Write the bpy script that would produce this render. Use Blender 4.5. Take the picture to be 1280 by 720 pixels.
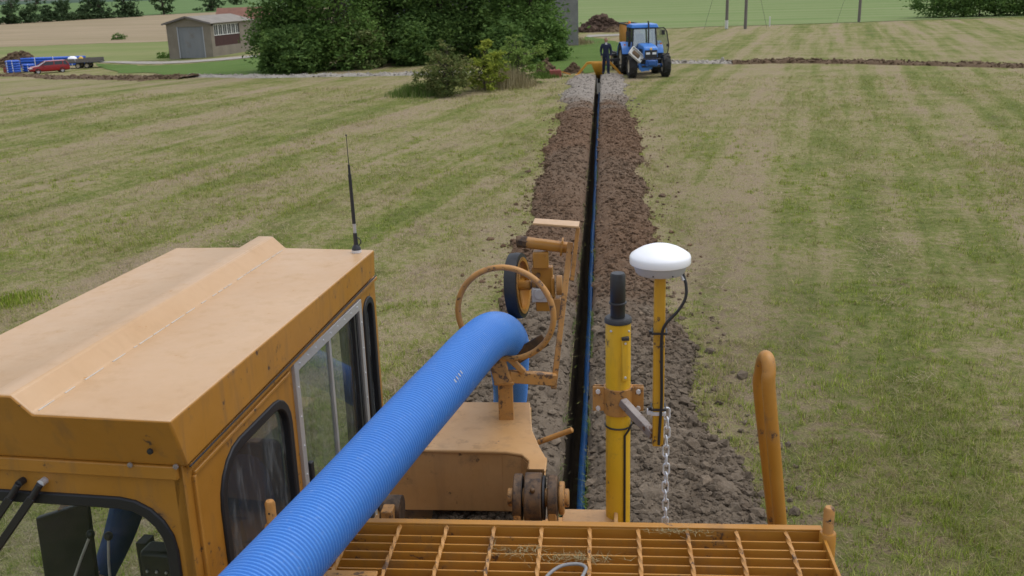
import bpy, bmesh, math, random
import numpy as np
from mathutils import Vector, Matrix
R_ = math.radians
for o in list(bpy.data.objects): bpy.data.objects.remove(o)
scene = bpy.context.scene
col = scene.collection
random.seed(4); rng = np.random.default_rng(7)

# ------------------------------------------------------------ camera, sky, sun, exposure
CAM_H = 4.3; FPX = 1250.0
YAW, PITCH, ROLL = 5.3, 16.9, 1.8
def cam_axes():
    y, p, r = R_(YAW), R_(PITCH), R_(ROLL)
    h = np.array([-math.sin(y), math.cos(y), 0]); r0 = np.array([math.cos(y), math.sin(y), 0]); z = np.array([0, 0, 1.])
    f = h*math.cos(p) - z*math.sin(p); u0 = h*math.sin(p) + z*math.cos(p)
    return r0*math.cos(r) - u0*math.sin(r), u0*math.cos(r) + r0*math.sin(r), f
CR, CU, CF = cam_axes(); CP = np.array([0, 0, CAM_H])
cam = bpy.data.cameras.new('camera'); cam_o = bpy.data.objects.new('camera', cam); col.objects.link(cam_o)
cam_o.matrix_world = Matrix(((CR[0], CU[0], -CF[0], 0), (CR[1], CU[1], -CF[1], 0), (CR[2], CU[2], -CF[2], CAM_H), (0, 0, 0, 1)))
cam.sensor_width = 36; cam.lens = 36*FPX/1280; cam.clip_start = .05; cam.clip_end = 12000
cam.dof.use_dof = True; cam.dof.focus_distance = 3.9; cam.dof.aperture_fstop = 9.0
scene.camera = cam_o

SUN_EL, SUN_AZ = 72, 70          # azimuth clockwise from +Y
world = bpy.data.worlds.new('World'); scene.world = world; world.use_nodes = True
wn = world.node_tree; wn.nodes.clear()
sky = wn.nodes.new('ShaderNodeTexSky'); sky.sky_type = 'NISHITA'; sky.sun_disc = False
sky.sun_elevation = R_(SUN_EL); sky.sun_rotation = R_(SUN_AZ); sky.air_density = 1.0; sky.dust_density = 2.5; sky.ozone_density = 1.0
hsv = wn.nodes.new('ShaderNodeHueSaturation'); hsv.inputs['Saturation'].default_value = .42
bg = wn.nodes.new('ShaderNodeBackground'); bg.inputs['Strength'].default_value = .15
wo = wn.nodes.new('ShaderNodeOutputWorld')
wn.links.new(sky.outputs[0], hsv.inputs['Color']); wn.links.new(hsv.outputs[0], bg.inputs[0]); wn.links.new(bg.outputs[0], wo.inputs[0])
sun = bpy.data.lights.new('sun', 'SUN'); sun.energy = .65; sun.angle = R_(70); sun.color = (1, .975, .94)
sun_o = bpy.data.objects.new('sun', sun); col.objects.link(sun_o)
sd = Vector((math.sin(R_(SUN_AZ))*math.cos(R_(SUN_EL)), math.cos(R_(SUN_AZ))*math.cos(R_(SUN_EL)), math.sin(R_(SUN_EL))))
sun_o.rotation_euler = sd.to_track_quat('Z', 'Y').to_euler(); sun_o.location = (0, 0, 60)
scene.view_settings.view_transform = 'Standard'; scene.view_settings.look = 'None'
scene.view_settings.exposure = 0.52; scene.view_settings.gamma = 1; scene.view_settings.use_curve_mapping = False
scene.render.engine = 'CYCLES'

# ------------------------------------------------------------ pixel -> place
def ray(x, y): return CF + CR*(x-640)/FPX + CU*(360-y)/FPX
def at_z(x, y, z): d = ray(x, y); return CP + d*(z-CAM_H)/d[2]
def at_y(x, y, Y): d = ray(x, y); return CP + d*Y/d[1]
def at_d(x, y, D): return CP + ray(x, y)*D
def sm(t): t = np.clip(t, 0, 1); return t*t*(3-2*t)
def terr(x, y):
    """height of the land: level round the trench, falling away to the left, rising again far off"""
    x = np.asarray(x, float); y = np.asarray(y, float)
    wl = sm((-x-7)/45.)
    z = -2.9*wl*sm((y-28)/75.)
    z = z + wl*np.clip(y-190, 0, 600)*.0052 - wl*sm((y-800)/1200)*22
    z = z + (1-wl)*sm((y-260)/1500)*10
    return z
def ground(x, y):
    d = ray(x, y); t = 3.0
    for i in range(4000):
        p = CP + d*t
        if p[2] <= terr(p[0], p[1]): break
        t *= 1.004
    return p
def trench_x(y): return -.285 + .0044*np.asarray(y, float)

# ------------------------------------------------------------ small noise in numpy
def vnoise(x, y, seed=0):
    x = np.asarray(x, float); y = np.asarray(y, float)
    xi = np.floor(x).astype(np.int64); yi = np.floor(y).astype(np.int64); fx = x-xi; fy = y-yi
    def h(a, b):
        n = (a*374761393 + b*668265263 + seed*974634777) & 0x7fffffff
        n = ((n ^ (n >> 13))*1274126177) & 0x7fffffff
        return ((n ^ (n >> 16)) & 0xffff)/65535.
    fx = fx*fx*(3-2*fx); fy = fy*fy*(3-2*fy)
    return (h(xi, yi)*(1-fx)+h(xi+1, yi)*fx)*(1-fy) + (h(xi, yi+1)*(1-fx)+h(xi+1, yi+1)*fx)*fy
def fbm(x, y, seed=0, o=4):
    s = 0; a = .5; t = 0
    for k in range(o): s = s + a*vnoise(x*2**k, y*2**k, seed+k); t += a; a *= .5
    return s/t

# ------------------------------------------------------------ mesh helpers
def mesh_np(name, V, Fc, smooth=False):
    V = np.asarray(V, np.float32).reshape(-1, 3); Fc = np.asarray(Fc, np.int32); n, k = Fc.shape
    me = bpy.data.meshes.new(name)
    me.vertices.add(len(V)); me.vertices.foreach_set('co', V.ravel())
    me.loops.add(n*k); me.loops.foreach_set('vertex_index', Fc.ravel())
    me.polygons.add(n); me.polygons.foreach_set('loop_start', np.arange(0, n*k, k, dtype=np.int32))
    try: me.polygons.foreach_set('loop_total', np.full(n, k, np.int32))
    except Exception: pass
    me.polygons.foreach_set('use_smooth', np.full(n, smooth, bool))
    me.update(calc_edges=True); me.validate()
    return me
class MB:
    """collects shapes into one mesh"""
    def __init__(s): s.v = []; s.f = []; s.sm = []
    def add(s, V, Fc, smooth=False):
        b = len(s.v); s.v += [tuple(map(float, p)) for p in V]
        for f in Fc: s.f.append([i+b for i in f]); s.sm.append(smooth)
        return s
    def box(s, c, size, rot=None, taper=None):
        hx, hy, hz = size[0]/2, size[1]/2, size[2]/2; tx, ty = taper or (1, 1)
        P = [(-hx, -hy, -hz), (hx, -hy, -hz), (hx, hy, -hz), (-hx, hy, -hz), (-hx*tx, -hy*ty, hz), (hx*tx, -hy*ty, hz), (hx*tx, hy*ty, hz), (-hx*tx, hy*ty, hz)]
        M = rot if rot is not None else Matrix.Identity(3)
        P = [M @ Vector(p) + Vector(c) for p in P]
        return s.add(P, [(3, 2, 1, 0), (4, 5, 6, 7), (0, 1, 5, 4), (1, 2, 6, 5), (2, 3, 7, 6), (3, 0, 4, 7)])
    def bar(s, a, b, w, h, up=(0, 0, 1)):
        """square bar from a to b"""
        a = Vector(a); b = Vector(b); d = b-a; L = d.length; y = d.normalized(); u = Vector(up)
        x = y.cross(u)
        if x.length < 1e-4: x = y.cross(Vector((1, 0, 0)))
        x.normalize(); z = x.cross(y)
        return s.box((a+b)/2, (w, L, h), Matrix((x, y, z)).transposed())
    def tube(s, pts, r, n=12, caps=True, closed=False, smooth=True):
        pts = [Vector(p) for p in pts]; m = len(pts); rr = r if hasattr(r, '__len__') else [r]*m
        T = []
        for i in range(m):
            if closed: t = pts[(i+1) % m]-pts[i-1]
            else: t = pts[min(i+1, m-1)]-pts[max(i-1, 0)]
            T.append(t.normalized() if t.length > 1e-9 else Vector((0, 0, 1)))
        u = T[0].orthogonal().normalized(); V = []
        for i in range(m):
            u = u - T[i]*u.dot(T[i])
            u = u.normalized() if u.length > 1e-6 else T[i].orthogonal().normalized()
            w = T[i].cross(u)
            for k in range(n):
                a = 2*math.pi*k/n; V.append(pts[i] + (u*math.cos(a)+w*math.sin(a))*rr[i])
        Fq = []
        for i in range(m if closed else m-1):
            j = (i+1) % m
            for k in range(n): Fq.append((i*n+k, i*n+(k+1) % n, j*n+(k+1) % n, j*n+k))
        s.add(V, Fq, smooth)
        if caps and not closed:
            b = len(s.v)-len(V); s.f.append([b+k for k in range(n)][::-1]); s.sm.append(False)
            s.f.append([b+(m-1)*n+k for k in range(n)]); s.sm.append(False)
        return s
    def cyl(s, a, b, r, r2=None, n=20): return s.tube([a, b], [r, r if r2 is None else r2], n)
    def lathe(s, prof, o, axis=(0, 0, 1), n=32, smooth=True):
        """prof: (radius, height) pairs along axis"""
        o = Vector(o); ax = Vector(axis).normalized(); u = ax.orthogonal().normalized(); w = ax.cross(u); V = []
        for (r, h) in prof:
            for k in range(n):
                a = 2*math.pi*k/n; V.append(o + ax*h + (u*math.cos(a)+w*math.sin(a))*max(r, 1e-4))
        Fq = []
        for i in range(len(prof)-1):
            for k in range(n): Fq.append((i*n+k, i*n+(k+1) % n, (i+1)*n+(k+1) % n, (i+1)*n+k))
        return s.add(V, Fq, smooth)
    def prism(s, poly, o, ax, ay, az, t):
        """polygon (2-D) in the frame o, ax, ay, extruded t along az"""
        o = Vector(o); ax = Vector(ax); ay = Vector(ay); az = Vector(az); n = len(poly)
        A = [o+ax*p[0]+ay*p[1] for p in poly]; B = [p+az*t for p in A]
        return s.add(A+B, [list(range(n))[::-1], list(range(n, 2*n))] + [(i, (i+1) % n, (i+1) % n+n, i+n) for i in range(n)])
    def ring(s, outer, inner, o, ax, ay, az, t):
        """plate between two loops of equal count, extruded"""
        o = Vector(o); ax = Vector(ax); ay = Vector(ay); az = Vector(az); n = len(outer)
        A = [o+ax*p[0]+ay*p[1] for p in outer]; B = [o+ax*p[0]+ay*p[1] for p in inner]
        C = [p+az*t for p in A]; D = [p+az*t for p in B]; Fq = []
        for i in range(n):
            j = (i+1) % n
            Fq += [(i, n+i, n+j, j), (2*n+i, 2*n+j, 3*n+j, 3*n+i), (i, j, 2*n+j, 2*n+i), (n+i, 3*n+i, 3*n+j, n+j)]
        return s.add(A+B+C+D, Fq)
    def mesh(s, name):
        me = bpy.data.meshes.new(name); me.from_pydata(s.v, [], s.f)
        me.polygons.foreach_set('use_smooth', s.sm)
        bm = bmesh.new(); bm.from_mesh(me); bmesh.ops.recalc_face_normals(bm, faces=bm.faces); bm.to_mesh(me); bm.free()
        me.set_sharp_from_angle(angle=R_(42)); me.update(); return me
def tag(o, label=None, cat=None, group=None, kind=None):
    for k, v in (('label', label), ('category', cat), ('group', group), ('kind', kind)):
        if v: o[k] = v
    return o
def obj(name, me, mat=None, parent=None, label=None, cat=None, group=None, kind=None, bevel=0, seg=2):
    if isinstance(me, MB): me = me.mesh(name)
    o = bpy.data.objects.new(name, me); col.objects.link(o)
    if mat is not None:
        for m in (mat if isinstance(mat, (list, tuple)) else [mat]): me.materials.append(m)
    if parent is not None:
        o.parent = parent
        if parent.get('world_parts'): o.matrix_parent_inverse = Matrix.Translation(-Vector(parent.location))
    if bevel:
        b = o.modifiers.new('bevel', 'BEVEL'); b.width = bevel; b.segments = seg; b.limit_method = 'ANGLE'; b.angle_limit = R_(40)
        b.harden_normals = False
    return tag(o, label, cat, group, kind)
def thing(name, label, cat, loc=(0, 0, 0), rz=0, group=None, world_parts=False):
    """an Empty at the thing's base; world_parts: its parts are modelled where they stand"""
    o = bpy.data.objects.new(name, None); col.objects.link(o); o.location = loc; o.rotation_euler = (0, 0, rz); o.empty_display_size = .1
    if world_parts: o['world_parts'] = True
    return tag(o, label, cat, group)
def spline(pts, n):
    P = [np.array(p, float) for p in pts]; P = [2*P[0]-P[1]] + P + [2*P[-1]-P[-2]]; out = []
    for i in range(1, len(P)-2):
        for k in range(n):
            t = k/n; a, b, c, d = P[i-1], P[i], P[i+1], P[i+2]
            out.append(.5*((2*b)+(-a+c)*t+(2*a-5*b+4*c-d)*t*t+(-a+3*b-3*c+d)*t**3))
    out.append(P[-2]); return out
def rrect(x0, y0, x1, y1, r, n=6):
    """rounded rectangle; r is one radius or four (bl, br, tr, tl)"""
    r = r if hasattr(r, '__len__') else [r]*4; out = []
    for (cx, cy, a0, q) in ((x0+r[0], y0+r[0], 180, r[0]), (x1-r[1], y0+r[1], 270, r[1]), (x1-r[2], y1-r[2], 0, r[2]), (x0+r[3], y1-r[3], 90, r[3])):
        for k in range(n): a = R_(a0+90*k/(n-1)); out.append((cx+q*math.cos(a), cy+q*math.sin(a)))
    return out
def skin_body(name, joints, edges, levels=2):
    """joints: name -> (xyz, rx, ry); one continuous skinned surface, returned as a plain mesh"""
    names = list(joints); me = bpy.data.meshes.new(name+'_frame')
    me.from_pydata([joints[n][0] for n in names], [(names.index(a), names.index(b)) for a, b in edges], [])
    o = bpy.data.objects.new(name+'_frame', me); col.objects.link(o)
    m = o.modifiers.new('s', 'SKIN'); m.use_smooth_shade = True; m.branch_smoothing = .6
    for i, n in enumerate(names):
        sv = me.skin_vertices[0].data[i]; q = joints[n][1]; sv.radius = q if hasattr(q, '__len__') else (q, q); sv.use_root = (i == 0)
    sb = o.modifiers.new('d', 'SUBSURF'); sb.levels = levels; sb.render_levels = levels
    dg = bpy.context.evaluated_depsgraph_get(); out = bpy.data.meshes.new_from_object(o.evaluated_get(dg)); out.name = name
    bpy.data.objects.remove(o); return out

# ------------------------------------------------------------ materials
class NT:
    def __init__(s, name):
        s.m = bpy.data.materials.new(name); s.m.use_nodes = True; s.t = s.m.node_tree; s.t.nodes.clear()
        s.out = s.t.nodes.new('ShaderNodeOutputMaterial')
    def n(s, typ, ins=None, out=0, **props):
        nd = s.t.nodes.new('ShaderNode'+typ)
        for k, v in props.items(): setattr(nd, k, v)
        for k, v in (ins or {}).items():
            i = nd.inputs[k]
            if isinstance(v, bpy.types.NodeSocket): s.t.links.new(v, i)
            elif isinstance(i.default_value, (int, float)) or not hasattr(v, '__len__'): i.default_value = v
            else: i.default_value = tuple(v)+((1,) if len(i.default_value) == 4 and len(v) == 3 else ())
        return nd.outputs[out]
    def pos(s, scale=(1, 1, 1), rot=(0, 0, 0), obj=False):
        c = s.n('TexCoord', out=3) if obj else s.n('NewGeometry', out=0)
        c = s.n('Mapping', {'Vector': c, 'Rotation': rot}) if any(rot) else c; return s.n('Mapping', {'Vector': c, 'Scale': scale})
    def noise(s, vec, scale, detail=4, rough=.55, dist=0): return s.n('TexNoise', {'Vector': vec, 'Scale': scale, 'Detail': detail, 'Roughness': rough, 'Distortion': dist})
    def ramp(s, fac, stops, interp='LINEAR'):
        nd = s.t.nodes.new('ShaderNodeValToRGB'); s.t.links.new(fac, nd.inputs[0]); cr = nd.color_ramp; cr.interpolation = interp
        while len(cr.elements) < len(stops): cr.elements.new(.5)
        for e, (p, c) in zip(cr.elements, stops):
            e.position = p; c = (c, c, c) if not hasattr(c, '__len__') else c; e.color = tuple(c)+(1,)
        return nd.outputs[0]
    def mix(s, f, a, b, mode='MIX'):
        nd = s.t.nodes.new('ShaderNodeMix'); nd.data_type = 'RGBA'; nd.blend_type = mode
        for i, v in ((0, f), (6, a), (7, b)):
            if isinstance(v, bpy.types.NodeSocket): s.t.links.new(v, nd.inputs[i])
            else: nd.inputs[i].default_value = (tuple(v)+(1,) if hasattr(v, '__len__') else v)
        return nd.outputs[2]
    def math(s, op, a, b=0.0, clamp=False): return s.n('Math', {0: a, 1: b}, operation=op, use_clamp=clamp)
    def bump(s, h, strength=.3, dist=.01): return s.n('Bump', {'Height': h, 'Strength': strength, 'Distance': dist})
    def bsdf(s, **k):
        nd = s.t.nodes.new('ShaderNodeBsdfPrincipled')
        for q, v in k.items():
            i = nd.inputs[q.replace('_', ' ')]
            if isinstance(v, bpy.types.NodeSocket): s.t.links.new(v, i)
            elif hasattr(v, '__len__'): i.default_value = tuple(v)+((1,) if len(i.default_value) == 4 else ())
            else: i.default_value = v
        return nd.outputs[0]
    def done(s, sh): s.t.links.new(sh, s.out.inputs[0]); return s.m
def plain(name, c, rough=.6, metal=0, var=.25, scale=6, bump=.1, spec=.5):
    t = NT(name); p = t.pos(obj=True); nz = t.noise(p, scale, 5)
    cc = t.mix(nz, tuple(q*(1-var) for q in c), tuple(min(1, q*(1+var)) for q in c))
    return t.done(t.bsdf(Base_Color=cc, Roughness=rough, Metallic=metal, Specular_IOR_Level=spec, Normal=t.bump(t.noise(p, scale*12, 3), bump, .004)))
def paint(name, c, fade, wear=(.10, .055, .03), wear_at=.66, rough=.45, dirt=(.12, .09, .06), dirt_at=.62, scale=1, spec=.5, stain_w=.45):
    """old enamel: uneven fading, scuffs to rust and caked dirt, each with a shape of its own"""
    t = NT(name); p = t.pos()
    big = t.noise(p, 3.2*scale, 5, .6); fine = t.noise(p, 38*scale, 5, .65); mid = t.noise(p, 11*scale, 6, .68)
    cc = t.mix(t.ramp(big, [(.3, 0.), (.72, 1.)]), c, fade)
    cc = t.mix(t.math('MULTIPLY', fine, .22), cc, tuple(q*.55 for q in c))
    stain = t.noise(t.pos(scale=(14*scale, 14*scale, 2.2*scale)), 1., 5, .65); dm = t.math('MAXIMUM', t.ramp(mid, [(dirt_at-.07, 0.), (dirt_at+.10, .6)]), t.ramp(stain, [(.52, 0.), (.74, stain_w)])); cc = t.mix(dm, cc, dirt)
    wm = t.ramp(t.math('ADD', t.math('MULTIPLY', fine, .55), t.math('MULTIPLY', mid, .45)), [(wear_at-.02, 0.), (wear_at+.015, 1.)]); cc = t.mix(wm, cc, wear)
    rg = t.ramp(t.math('ADD', t.math('MULTIPLY', mid, .5), t.math('MULTIPLY', dm, .5)), [(.2, rough-.08), (.8, rough+.3)])
    h = t.math('SUBTRACT', t.math('MULTIPLY', fine, .35), t.math('MULTIPLY', wm, .6))
    return t.done(t.bsdf(Base_Color=cc, Roughness=rg, Specular_IOR_Level=spec, Normal=t.bump(h, .25, .003)))
M = {}
M['paint'] = paint('yellow_paint', (.40, .175, .018), (.46, .215, .038), wear_at=.615, dirt_at=.64)
M['paint_roof'] = paint('pale_tan_paint', (.49, .30, .145), (.55, .36, .20), wear_at=.64, dirt_at=.70, rough=.42, stain_w=.35, dirt=(.38, .235, .11), wear=(.42, .21, .06))  # paler, less saturated paint for the upward roof faces and the top plate
M['paint_worn'] = paint('worn_yellow_paint', (.43, .195, .04), (.52, .275, .09), wear_at=.565, dirt_at=.575, rough=.55)
M['paint_cowl'] = paint('tan_paint', (.47, .25, .085), (.57, .345, .16), wear_at=.63, dirt_at=.63, rough=.5, stain_w=.3)  # lighter tan paint for the cowl and bent plate
M['mast'] = paint('bright_yellow_paint', (.74, .43, .015), (.77, .48, .04), wear_at=.62, dirt_at=.66, wear=(.16, .10, .05), rough=.42)
M['pole_paint'] = paint('scuffed_pole_paint', (.58, .30, .015), (.62, .35, .04), wear_at=.585, dirt_at=.64)
M['bare_arm'] = paint('scraped_steel', (.30, .27, .26), (.22, .16, .12), wear=(.14, .07, .035), wear_at=.58, dirt_at=.6, rough=.4)
M['rust'] = paint('greasy_steel', (.055, .035, .02), (.20, .10, .035), wear_at=.55, wear=(.04, .025, .018), dirt_at=.50, dirt=(.025, .02, .017), rough=.6, scale=2.2)
M['rubber'] = plain('black_rubber', (.012, .013, .016), .55, 0, .35, 9, .15)
M['black'] = plain('black_plastic', (.02, .02, .023), .45, 0, .3, 10, .1)
M['darkgrey'] = plain('dark_grey_plastic', (.03, .031, .035), .55, 0, .25, 20, .2)
M['steel'] = plain('galvanised_steel', (.66, .68, .72), .40, .35, .25, 30, .15)
M['alu'] = plain('aluminium_frame', (.46, .45, .44), .45, .35, .2, 14, .1)
M['white'] = plain('white_plastic', (.86, .87, .90), .35, 0, .03, 6, .02)
M['greyplastic'] = plain('grey_plastic', (.42, .43, .46), .45, 0, .06, 8, .05)
M['grey_cable'] = plain('grey_cable', (.22, .22, .22), .6, 0, .2, 9, .05)
M['tyre'] = plain('dusty_tyre', (.022, .021, .02), .85, 0, .5, 5, .3)
M['navy'] = plain('navy_cloth', (.012, .018, .042), .9, 0, .35, 9, .4)
M['denim'] = plain('blue_work_cloth', (.02, .05, .14), .9, 0, .35, 14, .5)
M['skin'] = plain('skin', (.42, .23, .15), .5, 0, .1, 20, .05)
M['hair'] = plain('brown_hair', (.06, .032, .018), .7, 0, .4, 30, .3)
M['shirt'] = plain('pale_shirt', (.6, .6, .62), .8, 0, .1, 20, .1)
M['boot'] = plain('dark_boot', (.015, .013, .012), .7, 0, .3, 20, .1)
M['trblue'] = plain('tractor_blue', (.045, .19, .56), .35, 0, .12, 4, .03)
M['trblue_d'] = plain('dark_tractor_blue', (.02, .09, .30), .4, 0, .2, 4, .03)
M['rim'] = plain('cream_rim', (.50, .44, .32), .6, 0, .3, 6, .1)
M['orange'] = plain('orange_paint', (.52, .23, .04), .5, 0, .3, 3, .1)
M['farm_yellow'] = plain('farm_yellow', (.62, .30, .03), .5, 0, .3, 4, .1)
M['red'] = plain('car_red', (.26, .012, .014), .25, 0, .06, 2, .0)
M['redrust'] = plain('rusty_red', (.22, .05, .035), .7, 0, .4, 8, .2)
M['lamp'] = plain('headlight_glass', (.75, .76, .78), .15, 0, .05, 6, 0)
M['beacon'] = plain('amber_plastic', (.80, .20, .01), .3, 0, .05, 6, 0)
M['pipeblue_far'] = plain('blue_plastic', (.02, .10, .50), .45, 0, .2, 3, .05)
def glass(name, tint, refl=.12, rough=.03, dusty=.12):
    t = NT(name); p = t.pos(scale=(1, 1, .25))
    streak = t.ramp(t.noise(p, 26, 4, .6), [(.52, 0.), (.75, 1.)])
    tr = t.n('BsdfTransparent', {'Color': tint}); gl = t.n('BsdfGlossy', {'Color': (.9, .93, 1), 'Roughness': rough}); df = t.n('BsdfDiffuse', {'Color': (.35, .37, .38)})
    fc = t.n('LayerWeight', {'Blend': .5}, out=1); fr = t.math('ADD', t.math('MULTIPLY', t.math('POWER', fc, 5.), .7), .02+refl*.2, True)
    a = t.n('MixShader', {0: fr, 1: tr, 2: gl}); b = t.n('MixShader', {0: t.math('ADD', t.math('MULTIPLY', streak, dusty), dusty*.25), 1: a, 2: df})
    return t.done(b)
M['glass'] = glass('cab_glass', (.80, .84, .84), .1, .03, .2)
M['glass_dark'] = glass('tinted_cab_glass', (.42, .48, .54), .2, .05, .30)
M['glass_clear'] = glass('clear_glass', (.93, .95, .95), .0, .02, .015)
M['tractor_glass'] = glass('tractor_glass', (.72, .78, .76), 1.0, .06, .10)
M['sealant'] = plain('grey_sealant', (.50, .47, .42), .7, 0, .2, 30, .1)
M['car_glass'] = plain('car_window', (.02, .024, .028), .08, 0, .2, 3, 0)

# ------------------------------------------------------------ ground materials
def field_colour(t, fresh=0.):
    """mown meadow: swaths of straw and regrowth, bare earth showing in places"""
    sw = t.pos(scale=(.42, .016, 1), rot=(0, 0, R_(12.5))); sw2 = t.pos(scale=(1.7, .08, 1), rot=(0, 0, R_(12.5))); p = t.pos()
    band = t.noise(sw, 1.0, 3, .5, .3); rows = t.noise(sw2, 1.0, 4, .6, .3); mid = t.noise(p, .55, 6, .62); fine = t.noise(p, 7., 5, .7); grit = t.noise(p, 42., 4, .7)
    mixv = t.math('ADD', t.math('ADD', t.math('MULTIPLY', band, .34), t.math('MULTIPLY', rows, .30)), t.math('ADD', t.math('MULTIPLY', mid, .30), t.math('MULTIPLY', fine, .42)))
    c = t.ramp(mixv, [(.555+fresh, (.11, .155, .024)), (.622+fresh, (.19, .225, .05)), (.662+fresh, (.27, .265, .092)), (.708+fresh, (.365, .315, .165)), (.775+fresh, (.39, .305, .20))])
    bare = t.ramp(t.math('ADD', t.math('MULTIPLY', t.noise(p, 1.3, 5, .65), .6), t.math('MULTIPLY', fine, .4)), [(.565, 0.), (.65, .85)])
    # wheel-worn earth beside the right-hand spoil bank
    g = t.n('NewGeometry', out=0); gx = t.n('SeparateXYZ', {0: g}, out=0); gy = t.n('SeparateXYZ', {0: g}, out=1)
    wx = t.ramp(t.math('ADD', t.math('DIVIDE', gx, 4.), t.math('MULTIPLY', mid, .12)), [(.30, 0.), (.42, .95), (.70, .7), (.98, .25)]); wy = t.ramp(t.math('DIVIDE', gy, 30.), [(.25, 1.), (.85, .1)])
    bare = t.math('MAXIMUM', bare, t.math('MULTIPLY', t.math('MULTIPLY', wx, wy), t.ramp(fine, [(.38, .2), (.6, 1.)])))
    c = t.mix(bare, c, t.mix(fine, (.145, .10, .068), (.25, .185, .13)))
    dry = t.ramp(t.noise(t.pos(scale=(.9, .30, 1), rot=(0, 0, R_(20))), .8, 4, .6), [(.54, 0.), (.78, .5)]); c = t.mix(dry, c, (.34, .26, .165))
    return c, fine, grit
t = NT('mown_meadow'); c, fine, grit = field_colour(t)
c = t.mix(t.ramp(grit, [(.35, .0), (.7, .75)]), c, (.065, .055, .03))
M['meadow'] = t.done(t.bsdf(Base_Color=c, Roughness=.95, Specular_IOR_Level=.1, Normal=t.bump(t.math('ADD', fine, t.math('MULTIPLY', grit, .6)), .8, .06)))
t = NT('meadow_blades'); c, fine, grit = field_colour(t, .03)
isl = t.n('NewGeometry', out='Random Per Island')
c = t.mix(.5, c, t.ramp(isl, [(0., (.12, .21, .02)), (.25, (.24, .31, .045)), (.5, (.36, .36, .11)), (.7, (.54, .46, .26)), (.88, (.58, .48, .32)), (1., (.26, .16, .09))]))
df = t.n('BsdfDiffuse', {'Color': c}); tl = t.n('BsdfTranslucent', {'Color': c})
M['blades'] = t.done(t.n('MixShader', {0: .35, 1: df, 2: tl}))
def field_mat(name, c1, c2, scale, stripes=None, rough=.95):
    t = NT(name); p = t.pos(); nz = t.noise(p, scale, 6, .65); fn = t.noise(p, scale*14, 4, .7)
    c = t.mix(t.ramp(nz, [(.3, 0.), (.7, 1.)]), c1, c2)
    if stripes:
        s = t.noise(t.pos(scale=(stripes[0], stripes[1], 1), rot=(0, 0, R_(stripes[2]))), 1, 3, .5); c = t.mix(t.ramp(s, [(.4, 0.), (.62, .7)]), c, stripes[3])
    c = t.mix(t.math('MULTIPLY', fn, .4), c, tuple(q*.5 for q in c1))
    return t.done(t.bsdf(Base_Color=c, Roughness=rough, Specular_IOR_Level=.1, Normal=t.bump(fn, .5, .15)))
M['crop'] = field_mat('young_green_crop', (.135, .205, .06), (.18, .24, .085), .12, (.01, .18, 8, (.25, .27, .13)))
M['lawn'] = field_mat('lush_grass', (.085, .15, .03), (.13, .195, .05), .5)
M['pasture'] = field_mat('pale_pasture', (.18, .21, .075), (.26, .25, .11), .15, (.01, .12, 0, (.16, .21, .06)))
M['stubble'] = field_mat('ripe_field', (.30, .235, .15), (.36, .285, .185), .1, (.02, .2, 10, (.26, .21, .12)))
M['far_green'] = field_mat('far_green_field', (.10, .17, .055), (.14, .21, .075), .03)
M['far_hill'] = field_mat('far_hill', (.05, .085, .06), (.09, .13, .085), .012)
M['gravel'] = field_mat('gravel_track', (.34, .31, .27), (.42, .39, .34), 1.2)
M['earth'] = field_mat('fresh_earth', (.12, .08, .05), (.19, .135, .085), 1.5)
t = NT('trench_spoil'); p = t.pos(); isl = t.n('NewGeometry', out='Random Per Island')
nz = t.noise(p, 2.2, 6, .65); fn = t.noise(p, 30, 6, .7); xyz = t.n('SeparateXYZ', {0: t.n('NewGeometry', out=0)}, out=1)
c = t.mix(t.ramp(nz, [(.32, 0.), (.68, 1.)]), (.10, .075, .052), (.19, .15, .108))
yy = t.math('ADD', xyz, t.math('MULTIPLY', t.noise(p, .7, 3), 9.))
red = t.ramp(t.math('DIVIDE', yy, 60.), [(.27, 0.), (.33, .85), (.47, .55), (.52, .9), (.66, .75), (.72, 0.)]); c = t.mix(red, c, t.mix(fn, (.085, .045, .024), (.18, .105, .06)))
grv = t.ramp(t.math('DIVIDE', yy, 60.), [(.66, 0.), (.74, .9)]); c = t.mix(grv, c, t.mix(fn, (.19, .165, .14), (.37, .335, .29)))
c = t.mix(t.ramp(fn, [(.5, 0.), (.8, .5)]), c, (.25, .215, .175)); c = t.mix(.55, c, t.mix(1., c, t.ramp(isl, [(0., .6), (.6, .97), (.95, 1.2), (1., 1.9)]), 'MULTIPLY'))
M['spoil'] = t.done(t.bsdf(Base_Color=c, Roughness=.95, Specular_IOR_Level=.15, Normal=t.bump(fn, .9, .02)))
M['trench'] = field_mat('cut_clay', (.04, .03, .02), (.075, .055, .036), 3.)
def leaf_mat(name, cols, scale=.6):
    t = NT(name); p = t.pos(); isl = t.n('NewGeometry', out='Random Per Island'); nz = t.noise(p, scale, 3, .6)
    c = t.ramp(t.math('ADD', t.math('MULTIPLY', nz, .62), t.math('MULTIPLY', isl, .38)), [(.25+.5*i/(len(cols)-1), q) for i, q in enumerate(cols)])
    df = t.n('BsdfDiffuse', {'Color': c}); tl = t.n('BsdfTranslucent', {'Color': c}); gl = t.n('BsdfGlossy', {'Color': (.8, .85, .8), 'Roughness': .5})
    a = t.n('MixShader', {0: .3, 1: df, 2: tl}); return t.done(t.n('MixShader', {0: .012, 1: a, 2: gl}))
M['leaf_dark'] = leaf_mat('dark_leaves', [(.058, .109, .029), (.109, .189, .048), (.203, .304, .080)])
M['leaf_mid'] = leaf_mat('mid_leaves', [(.074, .135, .032), (.135, .236, .054), (.243, .365, .095)])
M['leaf_brown'] = leaf_mat('brownish_leaves', [(.068, .108, .032), (.135, .189, .057), (.230, .243, .095)])
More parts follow.
